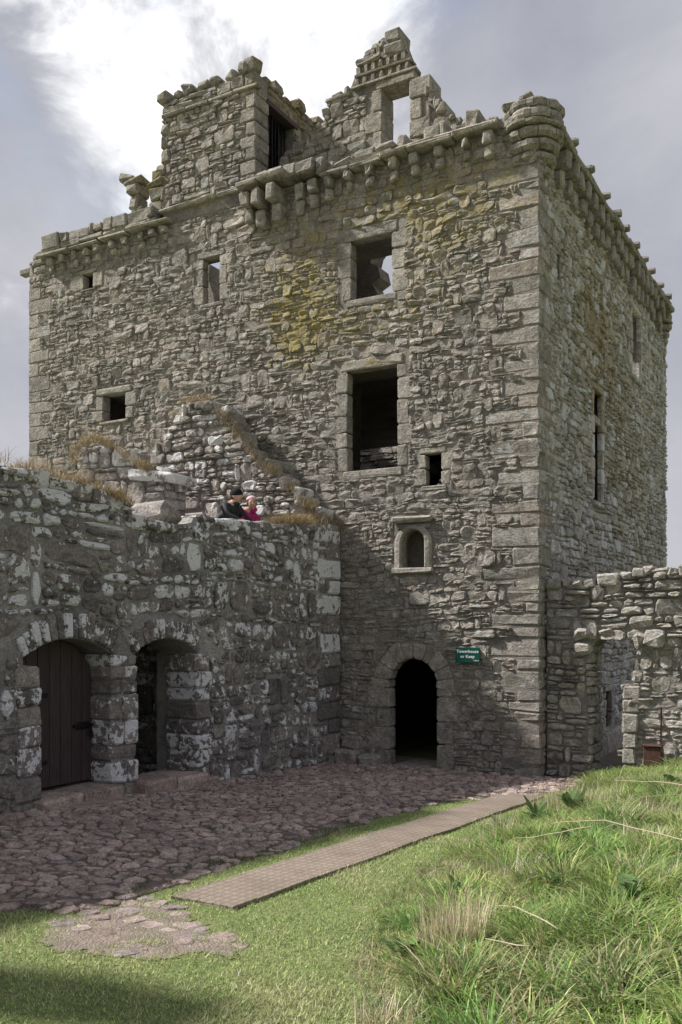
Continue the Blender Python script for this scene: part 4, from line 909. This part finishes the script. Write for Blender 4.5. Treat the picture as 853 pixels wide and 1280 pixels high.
# ------------------------------------------------------------------ grass
nrng = np.random.default_rng(4)
def gz_arr(x, y): return np.array([gz(a, b) for a, b in zip(x, y)])
GXS = np.linspace(-9, 8, 240); GYS = np.linspace(-16, 4, 280); GZT = np.array([[gz(a, b) for a in GXS] for b in GYS])
def gzi(x, y):
    i = np.clip((x+9)/17*239, 0, 238.999); j = np.clip((y+16)/20*279, 0, 278.999); a = i.astype(int); b = j.astype(int); fi = i-a; fj = j-b
    return GZT[b, a]*(1-fi)*(1-fj)+GZT[b, a+1]*fi*(1-fj)+GZT[b+1, a]*(1-fi)*fj+GZT[b+1, a+1]*fi*fj
def blades(base, h, lean, ang, w, colr, S=3, tw=None):
    """curved tapering ribbons; every array has one row for each blade"""
    N = len(base); dx = np.cos(ang); dy = np.sin(ang); tw = ang+np.pi/2+nrng.normal(0, .5, N) if tw is None else tw; sx = np.cos(tw); sy = np.sin(tw); V = []
    for s in range(S+1):
        t = s/S; o = lean*h*t**1.8; zz = h*t*(1-.35*np.minimum(lean, 1.6)*t*t*.8); c = np.stack([base[:, 0]+dx*o, base[:, 1]+dy*o, base[:, 2]+zz], 1)
        ww = w*(1-t)**.7*.5; side_ = np.stack([sx*ww, sy*ww, np.zeros(N)], 1)
        if s < S: V += [c-side_, c+side_]
        else: V.append(c)
    n = 2*S+1; V = np.stack(V, 1); idx = np.arange(N)[:, None]*n; F = []
    for s in range(S-1): a = 2*s; F += [idx+np.array([[a, a+1, a+3]]), idx+np.array([[a, a+3, a+2]])]
    a = 2*(S-1); F.append(idx+np.array([[a, a+1, a+2]])); F = np.concatenate(F, 0)
    return V.reshape(-1, 3), F.astype(np.int32), np.repeat(colr, n, axis=0)
def in_frustum(x, y, m=.40):
    dx = x-4.81; dy = y+15.1; X = dx*.87+dy*.493; Y = -dx*.494+dy*.87; return (np.abs(X) < m*Y+.15) & (Y > 2.2)
def nz2(x, y, s, seed): return np.array([noise.noise(Vector((a*s, b*s, seed))) for a, b in zip(x, y)])
EY = np.array([edge_x(b) for b in GYS]); CE = np.array([cob_edge(b) for b in GYS])
def pal(n, cols, jit=.18):
    c = np.array(cols)[nrng.integers(0, len(cols), n)]; return np.clip(c*(1+nrng.normal(0, jit, (n, 1))), .005, .9)
# short lawn
N = 520000; x = nrng.uniform(-1.2, 4.2, N); y = nrng.uniform(-13.2, -1.6, N); ex_ = np.interp(y, GYS, EY); ce = np.interp(y, GYS, CE)
m = in_frustum(x, y) & (x < ex_+.35) & (x > ce-.12-.22*nz2(x, y, 1.9, 41)) & ~((x > PX0+np.abs(nrng.normal(0, .012, N))) & (x < PX1-np.abs(nrng.normal(0, .012, N))) & (y > PY0+np.abs(nrng.normal(0, .015, N))) & (y < PY1+.01))
x, y = x[m], y[m]; bm = np.array([in_bare(a+rg.gauss(0, .045), b+rg.gauss(0, .045)) for a, b in zip(x, y)]) if len(x) else m
bm2 = bm & (nz2(x, y, 4.5, 3)+.35*nrng.normal(0, 1, len(x))*.6 < .20); x, y = x[~bm2], y[~bm2]
cm = np.interp(y, GYS, CE); edgey = (x < cm+.05); kp = ~edgey | (nrng.random(len(x)) < .3); x, y = x[kp], y[kp]; n = len(x)
patch = .7*nz2(x, y, .8, 61)+.8*nz2(x, y, 1.6, 8)+.6*nz2(x, y, 6, 2)+.4*nz2(x, y, 17, 5)
dryness = np.clip(.36+.9*patch+nrng.normal(0, .25, n), 0, 1)[:, None]
cg = pal(n, [(.27, .40, .12), (.31, .43, .14), (.22, .35, .11), (.35, .46, .17)]); cy_ = pal(n, [(.50, .48, .28), (.55, .50, .32), (.44, .44, .24)])
c = np.clip((cg*(1-dryness*.75)+cy_*dryness*.75)*np.exp(nrng.normal(0, .34, (n, 1))), .01, .8)
onp = (x > PX0) & (x < PX1) & (y > PY0) & (y < PY1); base = np.stack([x, y, gzi(x, y)-.003+.026*onp], 1); hh = nrng.uniform(.010, .034, n)*(1+.7*patch)*np.where(nrng.random(n) < .04, 1.8, 1)
V, F, C = blades(base, hh, nrng.uniform(.2, 1.3, n), nrng.uniform(0, 6.28, n), nrng.uniform(.005, .010, n), c, 1)
lawn = obj('lawn_grass', V, F, 'blade', None, C, False, (1, -8, 0), 'col', 'stuff'); tag(lawn, 'short mown grass with yellowed patches beside the path', 'grass')
# grass creeping between the cobbles
N = 60000; x = nrng.uniform(-2.6, .3, N); y = nrng.uniform(-11, -3, N); ce = np.interp(y, GYS, CE); pt = nz2(x, y, 2.2, 31)
m = in_frustum(x, y) & (x < ce+.02) & (pt+.9*np.exp(-(ce-x)/.35)*.5 > .27); x, y = x[m], y[m]; n = len(x)
V, F, C = blades(np.stack([x, y, gzi(x, y)], 1), nrng.uniform(.02, .05, n), nrng.uniform(.2, 1.2, n), nrng.uniform(0, 6.28, n), nrng.uniform(.004, .007, n), pal(n, [(.07, .11, .025), (.10, .13, .04)]), 1)
o = obj('joint_grass', V, F, 'blade', yard, C, False, (0, -6, 0), 'col', 'stuff')
# rank grass on the bank: tussocks plus filler
T = 2700; tx = nrng.uniform(.9, 6, T); ty = nrng.uniform(-13, .2, T); ex_ = np.interp(ty, GYS, EY); m = (tx > ex_+.05) & in_frustum(tx, ty, .42); tx, ty = tx[m], ty[m]; T = len(tx)
dist = np.hypot(tx-4.81, ty+15.1); ex_ = np.interp(ty, GYS, EY)
rank = np.clip((tx-ex_)/.5, .35, 1)*(1+.55*nz2(tx, ty, 1.1, 17))
thin = nz2(tx, ty, 1.5, 51) > .2; rank = np.where(thin, rank*.55, rank); size = nrng.uniform(.09, .22, T); cnt = (nrng.uniform(70, 150, T)*size/.16).astype(int); hgt = nrng.uniform(.09, .25, T)*np.clip(rank, .3, 1.5)
tcol = pal(T, [(.19, .31, .075), (.23, .35, .085), (.14, .26, .075), (.29, .37, .10), (.19, .28, .095), (.36, .38, .15)], .2)
wind = .9
idx = np.repeat(np.arange(T), cnt); n = len(idx); a = nrng.uniform(0, 6.28, n); rr = np.sqrt(nrng.random(n))*size[idx]
x = tx[idx]+rr*np.cos(a); y = ty[idx]+rr*np.sin(a); h = hgt[idx]*nrng.uniform(.45, 1.2, n); ln = .3+1.25*rr/size[idx]*nrng.uniform(.3, 1.1, n)
c = tcol[idx]*np.exp(nrng.normal(0, .36, (n, 1))); dry = nrng.random(n) < .07+.24*(nz2(x, y, 1.3, 77) > .12); c[dry] = pal(int(dry.sum()), [(.52, .46, .30), (.42, .37, .20)]); c = np.clip(c, .01, .8)
V, F, C = blades(np.stack([x, y, gzi(x, y)-.01], 1), h, ln, a+nrng.normal(0, .6, n), nrng.uniform(.006, .017, n), c, 4)
bankg = obj('bank_grass', V, F, 'blade', None, C, False, (3, -6, 0), 'col', 'stuff'); tag(bankg, 'long rank green grass growing over the sloping bank', 'grass')
N = 90000; x = nrng.uniform(.9, 6, N); y = nrng.uniform(-13, .25, N); ex_ = np.interp(y, GYS, EY); m = (x > ex_-.08) & in_frustum(x, y, .42); x, y = x[m], y[m]; n = len(x)
dpat = nz2(x, y, 1.5, 51) > .12; c = pal(n, [(.20, .28, .10), (.24, .30, .11), (.30, .32, .14)]); c[dpat] = pal(int(dpat.sum()), [(.50, .44, .30), (.44, .38, .24), (.30, .29, .15)])
V, F, C = blades(np.stack([x, y, gzi(x, y)-.005], 1), nrng.uniform(.04, .13, n), nrng.uniform(.3, 1.8, n), nrng.uniform(0, 6.28, n), nrng.uniform(.004, .008, n), c, 2)
o = obj('bank_undergrowth', V, F, 'blade', None, C, False, (3, -6, 0), 'col', 'stuff'); tag(o, 'matted low grass and dead thatch under the tussocks', 'grass')
# clumps of dead straw, each a thing of its own
def straw(cx, cy, rad, cnt_, h0, h1, label, lean=.35):
    a = nrng.uniform(0, 6.28, cnt_); r_ = np.sqrt(nrng.random(cnt_))*rad; x = cx+r_*np.cos(a); y = cy+r_*np.sin(a)*.8
    V, F, C = blades(np.stack([x, y, gzi(x, y)-.01], 1), nrng.uniform(h0, h1, cnt_), nrng.uniform(.05, lean, cnt_), a+nrng.normal(0, .8, cnt_), nrng.uniform(.004, .009, cnt_), pal(cnt_, [(.62, .54, .38), (.52, .44, .29), (.68, .60, .45)], .2), 4)
    o = obj('straw_clump', V, F, 'straw', None, C, False, (cx, cy, gz(cx, cy)), 'col'); tag(o, label, 'dry grass', 'clumps of dead straw on the bank')
straw(2.62, -9.85, .24, 420, .16, .42, 'tall beige clump of dead straw at the lawn edge of the bank')
straw(1.45, -3.6, .42, 260, .15, .42, 'spiky dead straw stalks at the path end below the pale wall')
straw(1.95, -4.3, .45, 240, .15, .40, 'wispy dead straw standing among dark weeds on the bank')
straw(1.62, -6.3, .2, 120, .18, .42, 'thin upright tuft of dead straw beside the path', .25)
straw(3.35, -9.2, .3, 300, .05, .16, 'flattened mat of dead straw in the grass', 1.8)
straw(3.1, -11.2, .25, 220, .03, .10, 'matted dead straw beside bare ground on the bank', 2.0)
straw(2.45, -8.3, .22, 150, .12, .32, 'loose pale straw tuft by the lawn edge above the tall clump', .6)
straw(3.3, -7.2, .35, 220, .08, .26, 'low straw tuft under the long fallen stem', .9)
straw(2.9, -5.6, .3, 170, .10, .30, 'sparse straw tuft midway up the bank', .7)
straw(3.75, -8.6, .25, 160, .08, .24, 'ragged straw tuft beside the thistle', .9)
straw(2.75, -11.0, .18, 150, .08, .22, 'short straw tuft in front of the tall clump', .9)
straw(2.45, -2.6, .3, 130, .12, .34, 'straw tuft in front of the rusty box', .5)
# fallen dead stems
def stem(p, rad, label):
    pts = [Vector((x, y, gz(x, y)+h)) for x, y, h in p]; P = []
    for i in range(len(pts)-1):
        for k in range(4): P.append(pts[i].lerp(pts[i+1], k/4)+Vector([rg.uniform(-.008, .008) for _ in range(3)]))
    P.append(pts[-1]); v = []; f = []; n = 5
    for i, q in enumerate(P):
        d = (P[min(i+1, len(P)-1)]-P[max(i-1, 0)]).normalized(); s = d.cross(Vector((0, 0, 1))).normalized(); u = s.cross(d); r_ = rad*(1-.6*i/len(P))
        for a in range(n): v.append(tuple(q+s*r_*math.cos(a*math.tau/n)+u*r_*math.sin(a*math.tau/n)))
    for i in range(len(P)-1):
        for a in range(n): f.append((i*n+a, i*n+(a+1) % n, (i+1)*n+(a+1) % n, (i+1)*n+a))
    f += [tuple(range(n-1, -1, -1)), tuple(range((len(P)-1)*n, len(P)*n))]
    o = obj('dead_stem', v, f, 'straw', None, (.55, .47, .34), True, None, 'col'); tag(o, label, 'dead stem', 'dead plant stems lying on the bank')
stem([(3.9, -8.2, .22), (3.0, -7.7, .30), (2.35, -7.0, .22)], .005, 'long pale dead stem lying across the green tussocks')
stem([(3.55, -5.9, .4), (2.9, -5.3, .34), (2.3, -4.4, .3)], .005, 'pale dead stem slanting down toward the straw stalks')
stem([(2.9, -7.7, .25), (2.35, -7.5, .2), (2.05, -7.1, .16)], .0045, 'short bent dead stem near the path side of the bank')
stem([(3.35, -10.15, .16), (3.0, -9.85, .22), (2.72, -9.45, .12)], .005, 'thick pale dead stem beside the beige straw clump')
stem([(3.25, -10.35, .14), (2.95, -10.2, .16)], .005, 'stubby dead stem lying low in front of the straw clump')
stem([(3.1, -3.6, .05), (3.12, -3.62, .5), (3.08, -3.6, .95)], .004, 'single dead stalk standing upright near the metal box')
stem([(3.4, -5.6, .3), (2.9, -6.0, .26), (2.5, -6.3, .22)], .0035, 'thin grey dead stem crossing the middle of the bank')
stem([(2.9, -4.6, .1), (2.75, -5.0, .35), (2.5, -5.3, .4)], .0035, 'thin arched dead stem among wispy straw')
# broad leaved weeds
def leaf(base, ang, L, wd, up, droop, lobes):
    n = 9; v = []; f = []; d = Vector((math.cos(ang), math.sin(ang), 0)); s = Vector((-d.y, d.x, 0))
    for i in range(n):
        t = i/(n-1); c = base+d*(L*t*math.cos(up)*(1-.15*t))+Vector((0, 0, L*(math.sin(up)*t-droop*t*t))); w_ = wd*math.sin(math.pi*min(1, t*.93+.05))**.8*(1+lobes*(.32 if i % 2 else -.3))*rg.uniform(.9, 1.1)
        z = Vector((0, 0, 1)); v += [tuple(c+s*w_*.5+z*w_*.18), tuple(c), tuple(c-s*w_*.5+z*w_*.18)]
    for i in range(n-1):
        for k in (0, 1): f.append((i*3+k, i*3+k+1, i*3+k+4, i*3+k+3))
    return v, f
def weed(cx, cy, n, L0, L1, wd, label, lobes=0, up0=.5, up1=1.2):
    z = gz(cx, cy)+.02; w = empty('leafy_weed', (cx, cy, z), label, 'weed', 'broad leaved weeds on the bank')
    for i in range(n):
        L = rg.uniform(L0, L1); b = Vector((cx+rg.uniform(-.04, .04), cy+rg.uniform(-.04, .04), z+rg.uniform(0, .06))); v, f = leaf(b, i*2.4+rg.uniform(-.3, .3), L, L*wd*rg.uniform(.85, 1.15), rg.uniform(up0, up1), rg.uniform(.1, .45), lobes); obj('leaf', v, f, 'leaf', w, None, True)
weed(3.55, -9.35, 13, .14, .27, .42, 'upright thistle with toothed green leaves beside flattened straw', 1)
weed(1.85, -4.5, 22, .2, .42, .22, 'dark drooping weed between the wispy straw stalks', 0, .6, 1.3)
weed(1.55, -4.9, 18, .18, .36, .24, 'dark weed mound beside the spiky straw at the path end', 0, .5, 1.2)
weed(2.35, -10.05, 14, .12, .22, .4, 'low dark nettle-like weed on the lawn edge of the bank', 1, .3, .9)
weed(1.55, -6.0, 16, .2, .38, .12, 'strappy dark tuft hanging over the lawn near the path', 0, .7, 1.3)
weed(2.6, -7.3, 10, .12, .22, .38, 'small grey-green weed under the long pale stem', 1)
weed(2.7, -3.0, 16, .14, .3, .4, 'leafy weed growing in front of the rusty box', 0)
weed(2.95, -8.9, 9, .12, .2, .42, 'small toothed weed beside the matted thatch', 1)
weed(2.1, -8.6, 10, .10, .2, .4, 'little broad weed on the grass edge by the lawn', 0)
# dry grass on wall tops
def topgrass(name, pts, cnt_, h0, h1, label, spread, cols=((.40, .30, .17), (.30, .22, .12), (.48, .38, .24), (.22, .18, .09)), drop=1.0):
    P = np.array(pts); seg = nrng.integers(0, len(P)-1, cnt_); t = nrng.random(cnt_)[:, None]; b = P[seg]*(1-t)+P[seg+1]*t; clump = 1+.5*np.sin(seg*7.3+t[:, 0]*11)
    cm_ = np.array([noise.noise(Vector(tuple(q*3.2)))+.4*noise.noise(Vector(tuple(q*9.0))) for q in b]); ok = cm_ > -.12; b = b[ok]; clump = clump[ok]*(1+.8*np.clip(cm_[ok], 0, 1)); cnt_ = len(b)
    b[:, 0] += nrng.normal(0, spread[0], cnt_); b[:, 1] += nrng.normal(0, spread[1], cnt_); b[:, 2] += nrng.normal(0, .02, cnt_)
    V, F, C = blades(b, nrng.uniform(h0, h1, cnt_)*clump, nrng.uniform(.5, 1.9, cnt_)*drop, nrng.uniform(0, 6.28, cnt_), nrng.uniform(.004, .009, cnt_), pal(cnt_, cols), 3)
    o = obj(name, V, F, 'straw', None, C, False, tuple(P[0]), 'col', 'stuff'); tag(o, label, 'dry grass')
topgrass('wall_top_grass', [(-3.95, -7.9, 4.36), (-3.9, -7.1, 4.30), (-3.86, -6.2, 4.22), (-3.85, -5.75, 4.08)], 3600, .05, .17, 'brown dry grass fringe on the low building wall above the plank door', (.14, .04))
topgrass('wall_top_grass', [(-3.9, -2.0, 4.24), (-3.95, -1.2, 4.32), (-4.0, -.4, 4.40)], 3800, .07, .19, 'brown dry grass tufts on the parapet beside the two people', (.12, .04))
topgrass('wall_top_grass', [(-7.25, -3.35, 5.15), (-7.12, -3.35, 5.55), (-6.7, -3.35, 5.72), (-6.3, -3.35, 5.55), (-5.8, -3.35, 5.25), (-5.5, -3.33, 5.05)], 2200, .05, .15, 'dry grass crowning the wall stub with the projecting slab', (.03, .08))
topgrass('wall_top_grass', [(-3.9, -.75, 4.6), (-4.4, -.75, 5.05), (-5.1, -.75, 5.6), (-5.7, -.75, 6.3), (-6.1, -.75, 6.78)], 2400, .05, .15, 'dry grass and moss along the long slope of the broken gable', (.06, .10), ((.34, .26, .15), (.24, .19, .10), (.15, .14, .06), (.42, .32, .19)))
topgrass('wall_top_grass', [(-6.2, -.75, 6.9), (-6.8, -.75, 6.92), (-7.4, -.75, 6.5), (-7.75, -.75, 5.95)], 1200, .04, .11, 'thin dry grass on the steep side of the broken gable', (.05, .08))
topgrass('wall_top_grass', [(-3.9, -.42, 4.45), (-3.78, -.12, 4.25)], 900, .06, .2, 'hanging dry grass in the corner where parapet meets tower', (.06, .05))

# ------------------------------------------------------------------ two people leaning on the parapet
def skin(name, verts, edges, radii, root, mat, parent, lvl=2):
    me = bpy.data.meshes.new(name); me.from_pydata(verts, edges, []); o = bpy.data.objects.new(name, me); col.objects.link(o)
    o.modifiers.new('skin', 'SKIN'); o.modifiers['skin'].use_smooth_shade = True
    for i, r_ in enumerate(radii): me.skin_vertices[0].data[i].radius = (r_, r_) if not isinstance(r_, tuple) else r_; me.skin_vertices[0].data[i].use_root = (i == root)
    s = o.modifiers.new('sub', 'SUBSURF'); s.levels = lvl; s.render_levels = lvl
    dg = bpy.context.evaluated_depsgraph_get(); m2 = bpy.data.meshes.new_from_object(o.evaluated_get(dg)); bpy.data.objects.remove(o)
    vs = [tuple(v.co) for v in m2.vertices]; fs = [tuple(p.vertices) for p in m2.polygons]
    return obj(name, vs, fs, mat, parent, None, True)
def ball(name, c, r, mat, parent, cut=None, nseg=14, axes=None):
    v = []; f = []; nr = 9; ax = axes or (Vector((1, 0, 0)), Vector((0, 1, 0)), Vector((0, 0, 1)))
    lo = -math.pi/2 if cut is None else cut
    for i in range(nr+1):
        ph = lo+(math.pi/2-lo)*i/nr
        for j in range(nseg):
            th = j*math.tau/nseg; q = Vector(c)+ax[0]*r[0]*math.cos(ph)*math.cos(th)+ax[1]*r[1]*math.cos(ph)*math.sin(th)+ax[2]*r[2]*math.sin(ph); v.append(tuple(q))
    for i in range(nr):
        for j in range(nseg): f.append((i*nseg+j, i*nseg+(j+1) % nseg, (i+1)*nseg+(j+1) % nseg, (i+1)*nseg+j))
    return obj(name, v, f, mat, parent, None, True)
def person(base, face, s, jacket, label, hat):
    """leaning forward (towards +x) with forearms on the parapet; face = head heading angle"""
    bx, by, bz = base; P = lambda x, y, z: (bx+x*s, by+y*s, bz+z*s)
    root = empty('person', base, label, 'person')
    d = Vector((math.cos(face), math.sin(face), 0)); sd_ = Vector((-d.y, d.x, 0)); U = Vector((0, 0, 1)); hc = Vector(P(.30, 0, 1.46))
    hv = lambda a, b, c: tuple(hc+d*a*s+sd_*b*s+U*c*s)
    J = [P(0, 0, .92), P(.08, 0, 1.06), P(.17, 0, 1.22), P(.23, 0, 1.33), P(.27, 0, 1.385), hv(-.012, 0, -.02), hv(0, 0, .05),
         P(.20, .17, 1.28), P(.30, .25, 1.12), P(.50, .16, 1.035), P(.20, -.17, 1.28), P(.30, -.25, 1.12), P(.50, -.16, 1.035),
         P(0, .09, .86), P(.02, .11, .48), P(-.02, .11, .08), P(0, -.09, .86), P(.02, -.11, .48), P(-.02, -.11, .08), P(.15, .12, .03), P(.15, -.12, .03), P(.56, .12, 1.035), P(.56, -.12, 1.035)]
    E = [(0, 1), (1, 2), (2, 3), (3, 4), (4, 5), (5, 6), (3, 7), (7, 8), (8, 9), (3, 10), (10, 11), (11, 12), (0, 13), (13, 14), (14, 15), (0, 16), (16, 17), (17, 18), (15, 19), (18, 20), (9, 21), (12, 22)]
    rr = [.13, .125, .13, .10, .055, .085, .088, .06, .045, .032, .06, .045, .032, .085, .055, .04, .085, .055, .04, .032, .032, .026, .026]
    skin('body', J, E, [q*s for q in rr], 0, 'skin', root)
    ji = [0, 1, 2, 3, 4, 7, 8, 9, 10, 11, 12]; mp = {o_: i for i, o_ in enumerate(ji)}
    skin('jacket', [J[i] for i in ji], [(mp[a], mp[b]) for a, b in E if a in mp and b in mp], [q*s for q in (.165, .16, .165, .125, .075, .085, .066, .052, .085, .066, .052)], 0, jacket, root)
    ti = [0, 13, 14, 15, 16, 17, 18]; mp = {o_: i for i, o_ in enumerate(ti)}
    skin('trousers', [J[i] for i in ti], [(mp[a], mp[b]) for a, b in E if a in mp and b in mp], [q*s for q in (.145, .10, .075, .065, .10, .075, .065)], 0, 'trouser', root)
    AX = (d, sd_, U); bl = lambda n_, o_, r_, m_, cut=None: ball(n_, hv(*o_), tuple(q*s for q in r_), m_, root, cut, 14, AX)
    bl('face', (.012, 0, .012), (.095, .073, .118), 'skin'); bl('nose', (.108, 0, -.005), (.022, .013, .024), 'skin')
    bl('ear', (-.005, .076, .0), (.02, .01, .03), 'skin'); bl('ear', (-.005, -.076, .0), (.02, .01, .03), 'skin')
    for b in (-.03, .03): bl('eye', (.092, b, .022), (.012, .014, .008), 'dark')
    bl('mouth', (.096, 0, -.05), (.012, .024, .006), 'lip')
    bl('collar', (-.03, 0, -.125), (.085, .085, .05), jacket)
    if hat == 'beanie': bl('hair', (-.03, 0, .0), (.085, .084, .085), 'hair'); bl('knit_hat', (-.006, 0, .045), (.112, .092, .10), 'hat', -.35); bl('hat_brim', (-.006, 0, .03), (.114, .094, .03), 'hat')
    else:
        bl('hair', (-.022, 0, .015), (.108, .092, .125), 'hair'); bl('headband', (-.02, 0, .075), (.108, .097, .075), 'band', -.05); bl('hood', (-.06, 0, -.09), (.09, .11, .06), jacket)
    for sg, hi_ in ((1, 21), (-1, 22)):      # hands: palm plus five fingers resting on the stone
        c = Vector(J[hi_]); pr = Acc()
        for k in range(5):
            o_ = (k-1.5)*.02 if k < 4 else 0; ln = (.062, .075, .07, .055)[k] if k < 4 else .05
            a = c+Vector((.015*s, o_*s, 0)) if k < 4 else c+Vector((-.02*s, -sg*.03*s, 0)); b = a+(Vector((ln*s, 0, -.006*s)) if k < 4 else Vector((ln*.7*s, -sg*.03*s, 0))); e2 = b+Vector((.018*s, 0, -.02*s))
            r_ = .0095*s; v = []; f = []
            for q in (a, b, e2):
                for t in range(6): v.append((q.x, q.y+r_*math.cos(t*math.tau/6), q.z+r_*math.sin(t*math.tau/6)))
            for g_ in range(2):
                for t in range(6): f.append((g_*6+t, g_*6+(t+1) % 6, g_*6+6+(t+1) % 6, g_*6+6+t))
            f += [(5, 4, 3, 2, 1, 0), (12, 13, 14, 15, 16, 17)]; pr.add(v, f)
        pr.build('fingers', 'skin', root, True)
    return root
person((-4.78, -2.32, 3.2), R(2), 1.03, 'jacket_dark', 'person in a black knit hat and dark jacket leaning on the parapet', 'beanie')
person((-4.76, -1.88, 3.2), R(-48), .98, 'jacket_pink', 'person in a magenta jacket and pale headband leaning on the parapet', 'band')
